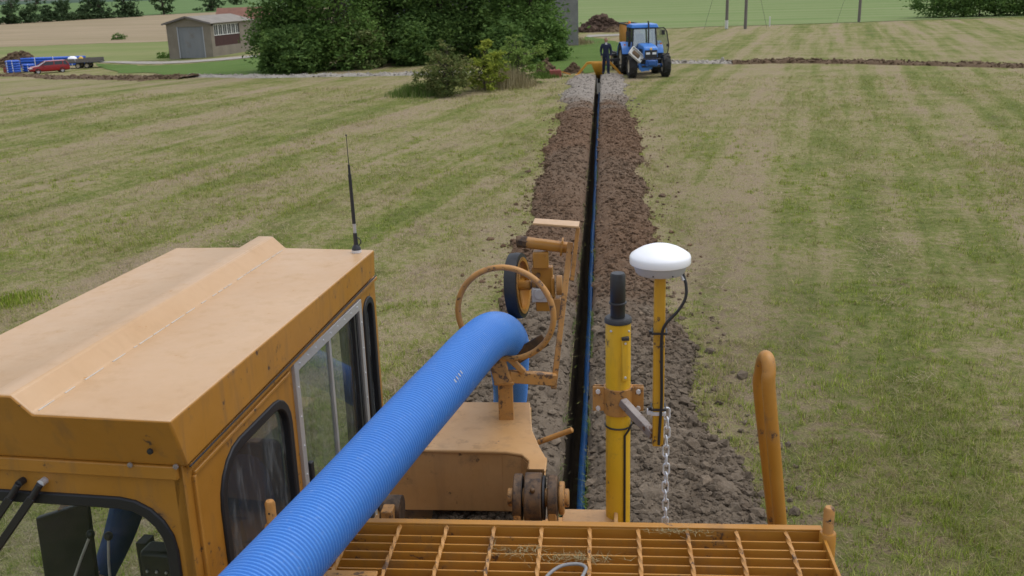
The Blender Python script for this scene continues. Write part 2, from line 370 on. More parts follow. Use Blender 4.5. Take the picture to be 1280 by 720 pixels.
M['leaf_yellow'] = leaf_mat('yellow_green_leaves', [(.132, .187, .028), (.264, .319, .044), (.418, .440, .077)])
M['leaf_fresh'] = leaf_mat('fresh_green_leaves', [(.10, .17, .035), (.19, .28, .06), (.30, .38, .11)])
M['leaf_bush'] = leaf_mat('olive_leaves', [(.07, .10, .03), (.15, .19, .055), (.27, .25, .10)])
M['leaf_far'] = leaf_mat('far_leaves', [(.033, .058, .026), (.058, .098, .039), (.091, .130, .058)], .08)
M['straw'] = leaf_mat('dry_grass', [(.20, .17, .08), (.33, .28, .15), (.45, .39, .24)])
M['greengrass'] = leaf_mat('long_green_grass', [(.07, .13, .02), (.11, .18, .035), (.22, .24, .09)])
M['tuft'] = leaf_mat('fresh_tufts', [(.19, .115, .055), (.15, .22, .02), (.26, .34, .04), (.40, .43, .09), (.52, .44, .24)], 1.6)
M['bark'] = plain('bark', (.07, .055, .04), .9, 0, .4, 8, .6)
M['pole'] = plain('weathered_pole', (.16, .14, .125), .85, 0, .25, 5, .3)

# ------------------------------------------------------------ the land
def axis(parts):
    out = []
    for a, b, s in parts: out += list(np.arange(a, b, s))
    return np.array(sorted(set(np.round(out, 4))))
xs = np.array([-4000, -2500, -1500, -1000, -700, -500, -400] + list(np.arange(-300, -60, 12)) + list(np.arange(-60, -10, 2.)) + list(np.arange(-10, -1, .5)) + [-1, -.6, -.3, -.108, .108, .3, .6, 1] + list(np.arange(1.5, 10, .5)) + list(np.arange(10, 60, 2.)) + list(np.arange(60, 300, 20)) + [400, 700, 1500, 4000.])
ys = np.array([-200, -60, -20, -8, -4, 0, 2, 4.5] + list(np.arange(6, 50, .5)) + [50.4] + list(np.arange(51, 130, 2.)) + list(np.arange(130, 400, 12)) + list(np.arange(400, 1000, 40)) + [1100, 1300, 1600, 2000, 2500, 3200, 4500.])
XX, YY = np.meshgrid(xs, ys); XS = XX + trench_x(YY)*np.exp(-np.abs(XX)/4)*(YY < 120)
ZZ = terr(XS, YY)
nx, ny = len(xs), len(ys); Fq = []
for j in range(ny-1):
    for i in range(nx-1):
        if xs[i] == -.108 and ys[j] >= 4.5 and ys[j+1] <= 50.4: continue
        a = j*nx+i; Fq.append((a, a+1, a+nx+1, a+nx))
obj('ground', mesh_np('ground', np.stack([XS, YY, ZZ], -1), Fq, True), M['meadow'], kind='structure')
# trench: two cut faces and a floor
V = []; Fq = []; yt = np.arange(4.5, 50.41, .15); lv = [.02, -.15, -.4, -.7, -1.03]
for k, y in enumerate(yt):
    x = float(trench_x(y)); row = []
    for s in (-1, 1):
        for li, z in enumerate(lv if s < 0 else lv[::-1]):
            dx = .106 + (.012+.02*abs(z))*(vnoise(y*3, z*6, 5+s)-.55) - .02*abs(z)
            V.append((x+s*dx, y, z))
    if k:
        b = (k-1)*10
        for q in range(9): Fq.append((b+q, b+q+1, b+q+11, b+q+10))
obj('trench', mesh_np('trench', V, Fq, True), M['trench'], kind='structure')
# spoil banks on both sides of the trench
def bank_h(u, y, s):
    wd = 1.05 + .34*(fbm(y*.6, s*7.+u*0, 31)-.5)*2 + (.55*sm((12-y)/6) if s > 0 else .05)
    q = np.clip(u/wd, 0, 1.2); h = .165*(1-.45*sm((y-20)/28))*np.clip(np.sin(np.pi*np.clip(q, 0, 1)**.75), 0, 1)**.8
    h = h + .03*sm(u/.05)*(q < 1) - .10*sm((q-.97)/.12)
    n = (fbm(u*5+s*20, y*5, 11, 4)-.5)*.11 + (fbm(u*16, y*16+s*9, 17, 3)-.5)*.06
    return h + n*sm(u/.1)*sm((1.15-q)/.2), wd
for s, lab in ((-1, 'left'), (1, 'right')):
    us = np.arange(0, 1.98, .03); yb = np.concatenate([np.arange(5.6, 20, .035), np.arange(20, 48.6, .09)])
    UU, YB = np.meshgrid(us, yb); HB, wd = bank_h(UU, YB, s)
    HB = HB*sm((YB-5.5)/.6)
    XB = trench_x(YB) + s*(.110+UU) + (fbm(UU*7, YB*7, 41, 2)-.5)*.03
    n1, n2 = len(us), len(yb); a = (np.arange(n2-1)[:, None]*n1+np.arange(n1-1)[None, :]).ravel()
    Fq = np.stack([a, a+1, a+n1+1, a+n1], -1)
    if s < 0: Fq = Fq[:, ::-1]
    obj('spoil_bank', mesh_np('spoil_bank', np.stack([XB, YB, HB+.004], -1), Fq, True), M['spoil'], kind='structure')
# clods and stones lying on the banks
ph = (1+5**.5)/2
ICO = np.array([(-1, ph, 0), (1, ph, 0), (-1, -ph, 0), (1, -ph, 0), (0, -1, ph), (0, 1, ph), (0, -1, -ph), (0, 1, -ph), (ph, 0, -1), (ph, 0, 1), (-ph, 0, -1), (-ph, 0, 1)])/1.9
ICOF = np.array([(0, 11, 5), (0, 5, 1), (0, 1, 7), (0, 7, 10), (0, 10, 11), (1, 5, 9), (5, 11, 4), (11, 10, 2), (10, 7, 6), (7, 1, 8), (3, 9, 4), (3, 4, 2), (3, 2, 6), (3, 6, 8), (3, 8, 9), (4, 9, 5), (2, 4, 11), (6, 2, 10), (8, 6, 7), (9, 8, 1)])
def clods(P, S, seed=1):
    r = np.random.default_rng(seed); n = len(P)
    V = ICO[None]*(.65+.7*r.random((n, 12, 1))); V = V*(.6+.8*r.random((n, 1, 3)))
    a = r.random(n)*6.28; ca, sa = np.cos(a), np.sin(a); x = V[..., 0]*ca[:, None]-V[..., 1]*sa[:, None]; y = V[..., 0]*sa[:, None]+V[..., 1]*ca[:, None]
    V = np.stack([x, y, V[..., 2]*.75], -1)*S[:, None, None] + P[:, None, :]
    Fc = ICOF[None] + (np.arange(n)*12)[:, None, None]
    return V.reshape(-1, 3), Fc.reshape(-1, 3)
n = 50000; yb = np.exp(rng.uniform(math.log(5.8), math.log(48.3), n)); ub = rng.random(n)**.9*1.9; sb = np.where(rng.random(n) < .45, -1, 1)
hb, wd = np.zeros(n), np.zeros(n)
for s in (-1, 1):
    k = sb == s; hb[k], wd[k] = bank_h(ub[k], yb[k], s)
keep = (ub < wd*1.02) | (rng.random(n) < .22*np.exp(-(ub-wd)*3.5)); yb, ub, sb, hb = yb[keep], ub[keep], sb[keep], np.maximum(hb[keep], -.0)
S = np.exp(rng.normal(math.log(.0145), .55, len(yb))).clip(.005, .065)*(1+yb*.006)*np.where(yb > 37, .72, 1)*(1+.10*sm((14-yb)/6))
V, Fc = clods(np.stack([trench_x(yb)+sb*(.12+ub), yb, hb+S*.25], -1), S)
obj('soil_clods', mesh_np('soil_clods', V, Fc), M['spoil'], label='loose brown clods and stones strewn over the spoil banks', cat='soil', kind='stuff')

# ------------------------------------------------------------ sheets laid over the land
def sheet(name, corners, mat, lift=.03, nu=40, nv=16, wob=.0, kind='structure'):
    a, b, c, d = [np.array(q[:2], float) for q in corners]; V = []
    for j in range(nv+1):
        for i in range(nu+1):
            u, v = i/nu, j/nv; p = (a*(1-u)+b*u)*(1-v)+(d*(1-u)+c*u)*v
            if wob and (i in (0, nu) or j in (0, nv)): p = p + (np.array([vnoise(i*.7+p[0]*.3, j*.9, 3), vnoise(i*.8, j*.7+p[0]*.4, 8)])-.5)*2*wob
            V.append((p[0], p[1], float(terr(p[0], p[1]))+lift))
    Fq = [(j*(nu+1)+i, j*(nu+1)+i+1, (j+1)*(nu+1)+i+1, (j+1)*(nu+1)+i) for j in range(nv) for i in range(nu)]
    return obj(name, mesh_np(name, V, Fq, True), mat, kind=kind)
G = ground
def dirxy(px, py, D): d = ray(px, py); k = D/math.hypot(d[0], d[1]); return CP + d*k
sheet('crop_field', [G(728, 39), G(1420, 17), dirxy(1420, 0, 420), dirxy(700, 0, 420)], M['crop'], .03, 40, 24, .6)
sheet('lawn', [G(655, 88), G(742, 91), G(792, 57), G(735, 46)], M['lawn'], .02, 14, 14, .5)
sheet('lawn', [G(225, 95.5), G(380, 94), G(380, 66), G(120, 80)], M['lawn'], .03, 20, 10, .8)
sheet('pasture', [G(-120, 82), G(330, 66), G(330, 45), G(-120, 64)], M['pasture'], .03, 30, 12, 1.)
sheet('ripe_field', [G(-160, 65), G(420, 42), dirxy(420, 0, 430), dirxy(-160, 0, 330)], M['stubble'], .05, 40, 16, 1.5)
sheet('far_field', [dirxy(-200, 0, 333), dirxy(520, 0, 440), dirxy(520, 0, 1300), dirxy(-200, 0, 1300)], M['far_green'], .12, 30, 12, 3)
sheet('gravel_track', [G(120, 78.5), G(345, 69), G(345, 66.5), G(140, 77)], M['gravel'], .05, 24, 4, .3)
sheet('gravel_track', [G(735, 47), G(792, 44), G(792, 42.5), G(735, 44)], M['gravel'], .035, 14, 4, .2)
# far wooded hills
V = []; Fq = []; na = 160
for i in range(na+1):
    az = R_(-75 + 150*i/na); D = 3000 + 700*vnoise(i*.08, 1.5, 4)
    hgt = -9 + 17*fbm(i*.07, 3.1, 77, 4)
    for (q, z) in ((0, -24.), (.02, hgt-9), (.1, hgt-3), (.25, hgt), (.5, hgt-6)):
        r_ = D*(1+q); V.append((math.sin(az)*r_, math.cos(az)*r_, z))
    if i:
        b = (i-1)*5
        for k in range(4): Fq.append((b+k, b+5+k, b+6+k, b+1+k))
obj('hills', mesh_np('hills', V, Fq, True), M['far_hill'], kind='structure')
# low ridges of turned soil where other drains were filled in
def ridge(name, pts, w, h, mat, clod=0, seed=3, csize=.05):
    P = spline([p[:2] for p in pts], 40); V = []; Fq = []; nu = 9
    for k, p in enumerate(P):
        q = P[min(k+1, len(P)-1)]-P[max(k-1, 0)]; q = q/np.linalg.norm(q); nrm = np.array([-q[1], q[0]])
        ww = w*(.7+.6*vnoise(k*.25, 2, seed)); hh = h*(.5+.9*vnoise(k*.3, 5, seed))
        for i in range(nu):
            u = -1+2*i/(nu-1); x, y = p+nrm*ww*u; V.append((x, y, float(terr(x, y))+.02+hh*(1-u*u)*(.6+.8*vnoise(x*3, y*3, seed))-(.06 if abs(u) == 1 else 0)))
        if k:
            b = (k-1)*nu
            for i in range(nu-1): Fq.append((b+i, b+i+1, b+nu+i+1, b+nu+i))
    o = obj(name, mesh_np(name, V, Fq, True), mat, kind='structure')
    if clod:
        r = np.random.default_rng(seed); A = np.array(V); k = r.integers(0, len(A), clod); Pc = A[k]+r.normal(0, .12, (clod, 3))*np.array([1, 1, .15]); S = np.exp(r.normal(math.log(csize), .45, clod))
        V2, F2 = clods(Pc, S, seed); obj('soil_clods', mesh_np('soil_clods', V2, F2), mat, o, kind='stuff')
    return o
ridge('soil_ridge', [G(-30, 94.5), G(60, 97), G(150, 98.5), G(240, 97.5)], .9, .16, M['earth'], 1500, 3, .05)
ridge('gravel_ridge', [G(240, 96), G(330, 96.5), G(470, 94.5), G(560, 93), G(640, 92)], .55, .10, M['gravel'], 1200, 4, .03)
ridge('gravel_ridge', [G(835, 79), G(880, 79), G(920, 79)], .55, .08, M['gravel'], 400, 6, .03)
ridge('soil_ridge', [G(915, 79.5), G(980, 78.5), G(1060, 79), G(1160, 81.5), G(1300, 84)], .7, .13, M['earth'], 1500, 7, .035)

# ------------------------------------------------------------ grass
def blades(P, h, w, lean, az, seed=0):
    """one narrow triangle each: P base, h length, lean from upright, az compass"""
    n = len(P); a2 = az + np.random.default_rng(seed).normal(0, .4, n) + 1.57
    sx, sy = np.cos(a2)*w/2, np.sin(a2)*w/2; V = np.empty((n, 3, 3)); z0 = np.zeros(n)
    V[:, 0] = P + np.stack([sx, sy, z0], -1); V[:, 1] = P - np.stack([sx, sy, z0], -1)
    V[:, 2] = P + np.stack([np.cos(az)*np.sin(lean)*h, np.sin(az)*np.sin(lean)*h, np.cos(lean)*h], -1)
    return V.reshape(-1, 3), np.arange(n*3).reshape(n, 3)
nt = 108000; per = 9
yt = np.exp(rng.uniform(math.log(3.2), math.log(46), nt)); xt = rng.uniform(-1, 1, nt)*(.58*yt+1.8) - .09*yt
off = np.abs(xt-trench_x(yt)); dens = .35+.9*fbm(xt*.5, yt*.25, 61, 4)
near_r = (xt > 1) & (yt < 24); dens = np.where(near_r, dens*(1-sm((24-yt)/8)*(1-np.clip((fbm(xt*.9+7, yt*.6, 73, 4)-.42)*6, .22, 1))), dens)
ok = ((off > 1.12) | ((off > .95) & (rng.random(nt) < .3)) | ((off < .2) & (off > .145) & (rng.random(nt) < .9))) & (rng.random(nt) < dens)
ok &= ~((xt > 1.1) & (xt < 3.4) & (yt < 18) & (rng.random(nt) < .75*(1-yt/20)) & (fbm(xt*.8+3, yt*.35, 66, 4) < .56))
ok &= ~((np.abs(xt+.3) < 1.6) & (yt < 5.4))
xt, yt = xt[ok], yt[ok]; nt = len(xt); green = fbm(xt*.8+3, yt*.35, 66, 4)
hh = (.026+.045*np.clip((green-.42)*4, 0, 1)+.016*rng.random(nt))*(1+yt*.010); zt = terr(xt, yt)
nb = nt*per; rep = lambda a: np.repeat(a, per)
P = np.stack([rep(xt)+rng.normal(0, .032, nb)*(1+rep(yt)*.02), rep(yt)+rng.normal(0, .032, nb)*(1+rep(yt)*.03), rep(zt)-.003], -1)
lie = rng.random(nb) < .45
V, Fc = blades(P, rep(hh)*rng.uniform(.6, 1.5, nb)*np.where(lie, 1.5, 1), (.0035+.004*rng.random(nb))*(1+rep(yt)*.04), np.where(lie, rng.uniform(1.1, 1.5, nb), np.abs(rng.normal(.72, .35, nb)).clip(0, 1.4)), rng.uniform(0, 6.283, nb))
obj('meadow_grass', mesh_np('meadow_grass', V, Fc), M['blades'], label='short mown grass and straw litter over the meadow', cat='grass', kind='stuff')
nk = 11000; pk = 18; yk = np.exp(rng.uniform(math.log(3.4), math.log(30), nk)); xk = rng.uniform(-1, 1, nk)*(.56*yk+1.6)-.09*yk
okk = (np.abs(xk-trench_x(yk)) > 1.15) & ~((np.abs(xk+.3) < 1.6) & (yk < 5.4)) & (fbm(xk*.6+9, yk*.4, 91, 3)  > .44); xk, yk = xk[okk], yk[okk]; nk = len(xk); nb = nk*pk; rep = lambda a: np.repeat(a, pk)
P = np.stack([rep(xk)+rng.normal(0, .045, nb), rep(yk)+rng.normal(0, .045, nb), rep(terr(xk, yk))-.003], -1)
V, Fc = blades(P, rep(.045+.055*rng.random(nk))*rng.uniform(.6, 1.4, nb), .004+.004*rng.random(nb)+rep(yk)*.0002, np.abs(rng.normal(.55, .35, nb)).clip(0, 1.5), rng.uniform(0, 6.283, nb))
obj('grass_tufts', mesh_np('grass_tufts', V, Fc), M['tuft'], label='scattered fresh green grass tufts in the mown meadow', cat='grass', kind='stuff')
# cut hay left lying in broken rows along the mowing direction
t = NT('cut_hay'); isl = t.n('NewGeometry', out='Random Per Island'); c = t.ramp(isl, [(0., (.24, .19, .12)), (.4, (.36, .29, .19)), (.75, (.46, .38, .26)), (1., (.30, .29, .13))])
M['hay'] = t.done(t.n('MixShader', {0: .3, 1: t.n('BsdfDiffuse', {'Color': c}), 2: t.n('BsdfTranslucent', {'Color': c})}))
nh = 26000; ph_ = 15; yh = np.exp(rng.uniform(math.log(4.), math.log(46), nh)); xh = rng.uniform(-1, 1, nh)*(.58*yh+1.8)-.09*yh
acr = xh*math.cos(R_(12.5))-yh*math.sin(R_(12.5)); alg = xh*math.sin(R_(12.5))+yh*math.cos(R_(12.5)); row = np.abs(((acr/2.7+.35*fbm(alg*.06, acr*.1, 5, 2)) % 1)-.5)*2
okh = (np.abs(xh-trench_x(yh)) > 1.5) & ~((np.abs(xh+.3) < 1.7) & (yh < 5.6)) & (rng.random(nh) < np.clip(1.15-row*2.6, .03, 1)*sm((fbm(acr*.5+4, alg*.16, 23, 4)-.40)/.16)*np.where(xh > 0, .45, 1.))
xh, yh = xh[okh], yh[okh]; nh = len(xh); nb = nh*ph_; rep = lambda a: np.repeat(a, ph_)
P = np.stack([rep(xh)+rng.normal(0, .09, nb), rep(yh)+rng.normal(0, .12, nb), rep(terr(xh, yh))+rng.random(nb)*.05], -1)
V, Fc = blades(P, rng.uniform(.07, .2, nb), (.004+.004*rng.random(nb))*(1+rep(yh)*.03), rng.uniform(1.05, 1.65, nb), rng.uniform(0, 6.283, nb))
obj('cut_hay', mesh_np('cut_hay', V, Fc), M['hay'], label='wisps of cut hay lying in broken rows on the meadow', cat='hay', kind='stuff')
def tussock(px, py, n, rad, h, mat, name, label, cat='grass', seed=1, rz=1., group=None):
    g = G(px, py) if px is not None else py; r = np.random.default_rng(seed); q = r.normal(0, rad*.5, (n, 2))*np.array([1, rz])
    x, y = g[0]+q[:, 0], g[1]+q[:, 1]; P = np.stack([x, y, terr(x, y)-.01], -1)
    V, Fc = blades(P, h*r.uniform(.5, 1.2, n)*np.exp(-(q**2).sum(1)/rad**2*.7), (.010+.015*r.random(n))*(1+math.hypot(g[0], g[1])*.03), np.abs(r.normal(.2, .22, n)), r.uniform(0, 6.28, n), seed)
    return obj(name, mesh_np(name, V, Fc), mat, label=label, cat=cat, kind='stuff', group=group)
tussock(24, 376, 700, .55, .11, M['tuft'], 'grass_tuft', 'thick green grass tuft left of the cab roof')
tussock(630, 108, 2600, 1.3, .95, M['straw'], 'tall_grass', 'tall dry seeding grass in front of the green bush', seed=4)
tussock(523, 119, 1800, 1.1, .62, M['greengrass'], 'tall_grass', 'long green grass at the foot of the brownish bush', seed=5)
tussock(680, 97, 900, .9, .35, M['greengrass'], 'tall_grass', 'long grass beside the rusty red implement', seed=6)
tussock(712, 55, 1500, 1.6, .7, M['straw'], 'tall_grass', 'pale dry grass along the foot of the stone house', seed=7, rz=2.)

# ------------------------------------------------------------ trees, bushes, hedges
def crown(lobes, n, size, seed, clump=26, spread=.22):
    r = np.random.default_rng(seed); vol = np.array([l[3]*l[4]*l[5] for l in lobes])**.67; vol = vol/vol.sum(); C = []
    for l, q in zip(lobes, vol):
        m = max(3, int(n*q/clump)); d = r.normal(size=(m, 3)); d[:, 2] = d[:, 2]*.9+.12; d /= np.linalg.norm(d, axis=1)[:, None]
        rad = .42+.62*r.random(m)**.55; c = np.array(l[:3])+d*rad[:, None]*np.array(l[3:6])
        k = clump; e = r.normal(0, 1, (m, k, 3))*spread*np.mean(l[3:6])*r.uniform(.5, 1.25, (m, 1, 1)); e[..., 2] *= .6
        C.append((c[:, None, :]+e).reshape(-1, 3))
    C = np.concatenate(C); n = len(C); a = r.normal(size=(n, 3)); a[:, 2] *= .5; a /= np.linalg.norm(a, axis=1)[:, None]
    b = np.cross(a, r.normal(size=(n, 3))); b /= np.linalg.norm(b, axis=1)[:, None]
    s = size*r.uniform(.6, 1.4, n)[:, None]; nn = np.cross(a, b)*s*.22
    V = np.stack([C-a*s, C+b*s*.45+nn, C+a*s, C-b*s*.45+nn], 1)
    return V.reshape(-1, 3), np.arange(n*4).reshape(n, 4)
def limbs(base, top, r, lobes, seed):
    rr = random.Random(seed); m = MB(); b = Vector(base); tp = Vector(top)
    pts = [b-Vector((0, 0, .15))] + [b.lerp(tp, k/5)+Vector((rr.uniform(-1, 1), rr.uniform(-1, 1), 0))*r*.5 for k in range(1, 6)]
    m.tube(pts, [r*(1.25 if k == 0 else 1-.14*k) for k in range(6)], 8)
    for l in lobes:
        e = Vector(l[:3]); s0 = b.lerp(tp, rr.uniform(.3, .8)); mid = s0.lerp(e, .5)+Vector((0, 0, -.1*(e-s0).length))
        m.tube([s0, mid, e], [r*.45, r*.3, r*.1], 6)
    return m
def tree(name, loc, lobes, n, leaf, mat, label, cat='tree', tr=.2, seed=1, group=None):
    """lobes relative to loc"""
    o = thing(name, label, cat, loc, 0, group)
    top = max(lobes, key=lambda l: l[2]); m = limbs((0, 0, 0), (top[0]*.4, top[1]*.4, top[2]), tr, lobes, seed)
    obj('trunk', m, M['bark'], o)
    V, Fc = crown(lobes, n, leaf, seed); obj('crown', mesh_np('crown', V, Fc), mat, o)
    return o
def lobes_round(w, h, n, seed, low=.12, dep=None):
    r = random.Random(seed); dep = dep or w; out = [(0, 0, h*.55, w*.36, dep*.36, h*.42)]
    if low == 0: out += [(w*.22*math.cos(a), dep*.22*math.sin(a), h*.17, w*.26, dep*.26, h*.19) for a in (.5, 2.6, 4.4, 5.5)]
    for k in range(n):
        a = r.uniform(0, 6.28); q = r.uniform(.25, .62); z = h*r.uniform(low+.1, .86); rr = r.uniform(.2, .32)
        out.append((math.cos(a)*q*w*.62, math.sin(a)*q*dep*.62, z, w*rr, dep*rr, h*rr*.75))
    return out
def lobes_bush(w, h, seed):
    """loose many-stemmed bush: small uneven sprays, some reaching above the rest"""
    r = random.Random(seed); out = [(0, 0, h*.36, w*.34, w*.32, h*.34)]
    for k in range(26):
        a = r.uniform(0, 6.28); q = r.uniform(.15, .58)**.8; z = h*r.uniform(.10, .78)*(1.15-.45*q); rr = r.uniform(.08, .17)
        out.append((math.cos(a)*q*w*.72, math.sin(a)*q*w*.62, z, w*rr, w*rr, h*rr*r.uniform(.9, 1.5)))
    for k in range(7): a = r.uniform(0, 6.28); q = r.uniform(0, .3); out.append((math.cos(a)*q*w, math.sin(a)*q*w, h*r.uniform(.8, .98), w*.07, w*.07, h*.13))
    return out
def flat_at(px, D): p = dirxy(px, 100, D); return Vector((p[0], p[1], float(terr(p[0], p[1]))))
TR = [(372, 62, 4.6, 8.5, 'leaf_dark', 'broad dark tree nearest the block barn'), (428, 60, 5.4, 9.5, 'leaf_mid', 'large rounded tree with brighter leaves beside the broad dark tree'),
      (492, 64, 4.8, 7., 'leaf_brown', 'brownish hedgerow tree behind the gravel ridge'), (545, 62, 5., 8.5, 'leaf_dark', 'dark leafy tree behind the brownish bush'),
      (605, 63, 5.2, 9., 'leaf_dark', 'dark leafy tree behind the yellow-green bush'), (665, 61, 5., 8.5, 'leaf_mid', 'spreading tree with overhanging boughs at the stone house corner')]
for i, (px, D, w, h, mt, lb) in enumerate(TR):
    tree('broadleaf_tree', flat_at(px, D), lobes_round(w, h, 13, 20+i, .0), 24000, .115, M[mt], lb, seed=50+i, group='trees screening the stone house')
for i, (px, D, w, h, mt, lb) in enumerate([(346, 60, 2.0, 2.4, 'leaf_dark', 'low dark shrub beneath the tree nearest the barn'), (380, 58.5, 3., 2.6, 'leaf_dark', 'low dark shrub under the large rounded tree'), (450, 59, 3.2, 3., 'leaf_brown', 'brown-tinged shrub below the hedgerow tree'), (515, 59.5, 3., 2.8, 'leaf_dark', 'dark shrub by the gravel ridge under the trees'), (640, 57, 2.6, 2.6, 'leaf_dark', 'dark shrub behind the dry tall grass'), (690, 59, 2., 2.2, 'leaf_mid', 'shrub against the stone house wall')]):
    tree('shrub', flat_at(px, D), lobes_round(w, h, 8, 80+i, 0), 6000, .12, M[mt], lb, 'shrub', .07, 90+i, 'shrubs under the trees')
for i, (px, py, w, h, mt, lb, nn) in enumerate([(560, 120, 2.5, 2.05, 'leaf_bush', 'brownish green bush standing in the mown field', 7000), (606, 113, 2.1, 2.05, 'leaf_yellow', 'bright yellow-green bush between two darker bushes', 5000), (648, 105, 2.7, 2.1, 'leaf_fresh', 'fresh green bush next to the yellow-green bush', 6500)]):
    tree('bush', G(px, py), lobes_bush(w, h, 120+i), nn, .06, M[mt], lb, 'bush', .05, 130+i)
# hedge on the right
g0, g1 = G(1172, 23), G(1330, 19); lb = []
for k in range(9):
    q = g0+(g1-g0)*(k/8); lb.append((q[0], q[1]+1.5, float(terr(q[0], q[1]))+1.5, 2.1, 1.9, 1.6+.3*random.random()))
hd = thing('hedge', 'dense dark hedge at the edge of the green crop', 'hedge', g0)
for l in lb: obj('stem', MB().tube([(l[0]-g0[0], l[1]-g0[1], -.1-g0[2]), (l[0]-g0[0]+.1, l[1]-g0[1], l[2]-g0[2])], [.08, .03], 6), M['bark'], hd)
V, Fc = crown([(l[0]-g0[0], l[1]-g0[1], l[2]-g0[2])+l[3:] for l in lb], 16000, .15, 150); obj('foliage', mesh_np('foliage', V, Fc), M['leaf_dark'], hd)
# trees of the far hedgerow, each where it shows on the skyline
FT = [(8, 33, 12, 15, 330), (30, 30, 10, 11, 335), (58, 27, 16, 14, 340), (76, 25, 12, 17, 345), (104, 24, 16, 12, 350), (124, 23, 20, 25, 352), (154, 22, 26, 28, 356), (203, 17, 24, 24, 372), (262, 13, 30, 18, 395), (12, 18, 26, 16, 520), (42, 16, 22, 14, 530), (75, 14, 20, 17, 540), (112, 12, 22, 12, 560), (296, 8, 24, 18, 520)]
FL = ['small round tree at the low end of the far hedge', 'low bushy tree in the far hedge', 'dark spreading tree in the far hedge', 'upright oak in the far hedge', 'low dark clump of the far hedge', 'tall rounded tree in the far hedge', 'largest rounded tree standing in the far hedge', 'lone round tree on the green slope', 'lone spreading tree above the barn roof', 'far dark tree under the hills', 'distant tree in a row under the hills', 'distant taller tree under the hills', 'distant low tree under the hills', 'distant tree behind the broad dark tree']
for i, ((px, py, wp, hp, D), lb) in enumerate(zip(FT, FL)):
    p = dirxy(px, 0, D); z = float(terr(p[0], p[1])); k = D/FPX*1.02
    tree('hedgerow_tree', (p[0], p[1], z), lobes_round(wp*k*1.1, hp*k*1.25, 7, 170+i, .0), 1500, .42, M['leaf_far'], lb, tr=.35, seed=190+i, group='trees of the far hedgerow')
g0, g1 = dirxy(-20, 0, 328), dirxy(170, 0, 358); lb = []
for k in range(26):
    q = g0+(g1-g0)*(k/25); z = float(terr(q[0], q[1])); lb.append((q[0]-g0[0], q[1]-g0[1], z+.9, 2.6, 2., 1.2+.8*random.random()))
hd = thing('hedge', 'long low hedge between the ripe field and the far green field', 'hedge', (g0[0], g0[1], 0))
V, Fc = crown(lb, 6000, .38, 151); obj('foliage', mesh_np('foliage', V, Fc), M['leaf_far'], hd)
tree('bush', G(148, 50), lobes_round(2.6, 1.1, 4, 210, 0), 900, .14, M['leaf_dark'], 'single dark bush in the pale pasture', 'bush', .06, 211)
tree('bush', G(206, 73), lobes_round(2.0, .9, 4, 212, 0), 700, .12, M['leaf_mid'], 'low bush beside the barn wall and gravel track', 'bush', .05, 213)

# ------------------------------------------------------------ buildings
M['block'] = field_mat('concrete_block', (.235, .20, .155), (.32, .28, .225), .8, None, .9)
M['stone'] = field_mat('grey_stone', (.24, .235, .235), (.36, .35, .34), 1.4, None, .9)
M['slate'] = field_mat('slate_roof', (.10, .11, .125), (.16, .17, .19), 1.2, None, .7)
M['sheet_roof'] = field_mat('fibre_cement_sheet', (.25, .23, .20), (.34, .31, .27), 1.1, None, .85)
M['tile_red'] = field_mat('red_tiles', (.20, .10, .075), (.28, .15, .11), 1.5, None, .85)
t = NT('ribbed_steel_door'); p = t.pos(); w = t.n('TexWave', {'Vector': p, 'Scale': 3.2, 'Distortion': 0.}, out=1, bands_direction='Z')
c = t.mix(t.noise(t.pos(scale=(1.2, 1, .25)), 1.5, 5, .6), (.17, .185, .20), (.29, .29, .285)); c = t.mix(t.ramp(t.noise(p, .9, 5), [(.58, 0.), (.75, .6)]), c, (.19, .13, .09))
M['door'] = t.done(t.bsdf(Base_Color=c, Roughness=.6, Normal=t.bump(w, .6, .05)))
M['redboard'] = plain('dark_red_board', (.055, .02, .016), .8, 0, .3, 2, .1)
M['whitewood'] = plain('white_painted_wood', (.62, .61, .57), .7, 0, .12, 3, .1)
M['dark_room'] = plain('dark_glass', (.05, .055, .06), .15, 0, .3, 2, 0)
X_, Y_, Z_ = Vector((1, 0, 0)), Vector((0, 1, 0)), Vector((0, 0, 1))
gb = G(267, 71.5); W, Dp, EV, RG = 5.6, 9.5, 3.75, 4.45
barn = thing('block_barn', 'low concrete block barn with a grey roller door and shallow sheet roof', 'barn', (gb[0], gb[1], gb[2]-.05), R_(-9))
# local: x from -W (left front corner) to 0 (right front corner), y 0 (front) to Dp
m = MB(); d0, d1, dh = -W+1.35, -.95, 3.45
m.box(((-W+d0)/2, .1, EV/2-.2), (d0+W, .2, EV+.4)); m.box((d1/2, .1, EV/2-.2), (-d1, .2, EV+.4)); m.box(((d0+d1)/2, .1, (dh+EV)/2), (d1-d0, .2, EV-dh))
m.prism([(-W, EV), (0, EV), (-W/2, RG)], (0, 0, 0), X_, Z_, Y_, .2)
obj('front_wall', m, M['block'], barn)
m = MB(); m.box((-.1, (Dp+.2)/2, .4), (.2, Dp-.2, 1.6)); m.box((-.1, .2+.25, 2.35), (.2, .5, 2.3)); m.box((-.1, 8.05, 2.475), (.2, 2.9, 2.55)); m.box((-.1, 3.75, 3.68), (.2, 6.1, .16)); obj('side_wall', m, M['block'], barn)
m = MB(); m.box((-W+.1, (Dp+.2)/2, EV/2-.2), (.2, Dp-.2, EV+.4)); m.box((-W/2, Dp-.1, EV/2-.2), (W-.4, .2, EV+.4)); obj('rear_wall', m, M['block'], barn)
m = MB(); m.box((-.13, 3.75, 1.8), (.1, 6., 1.2)); obj('boarding', m, M['redboard'], barn)
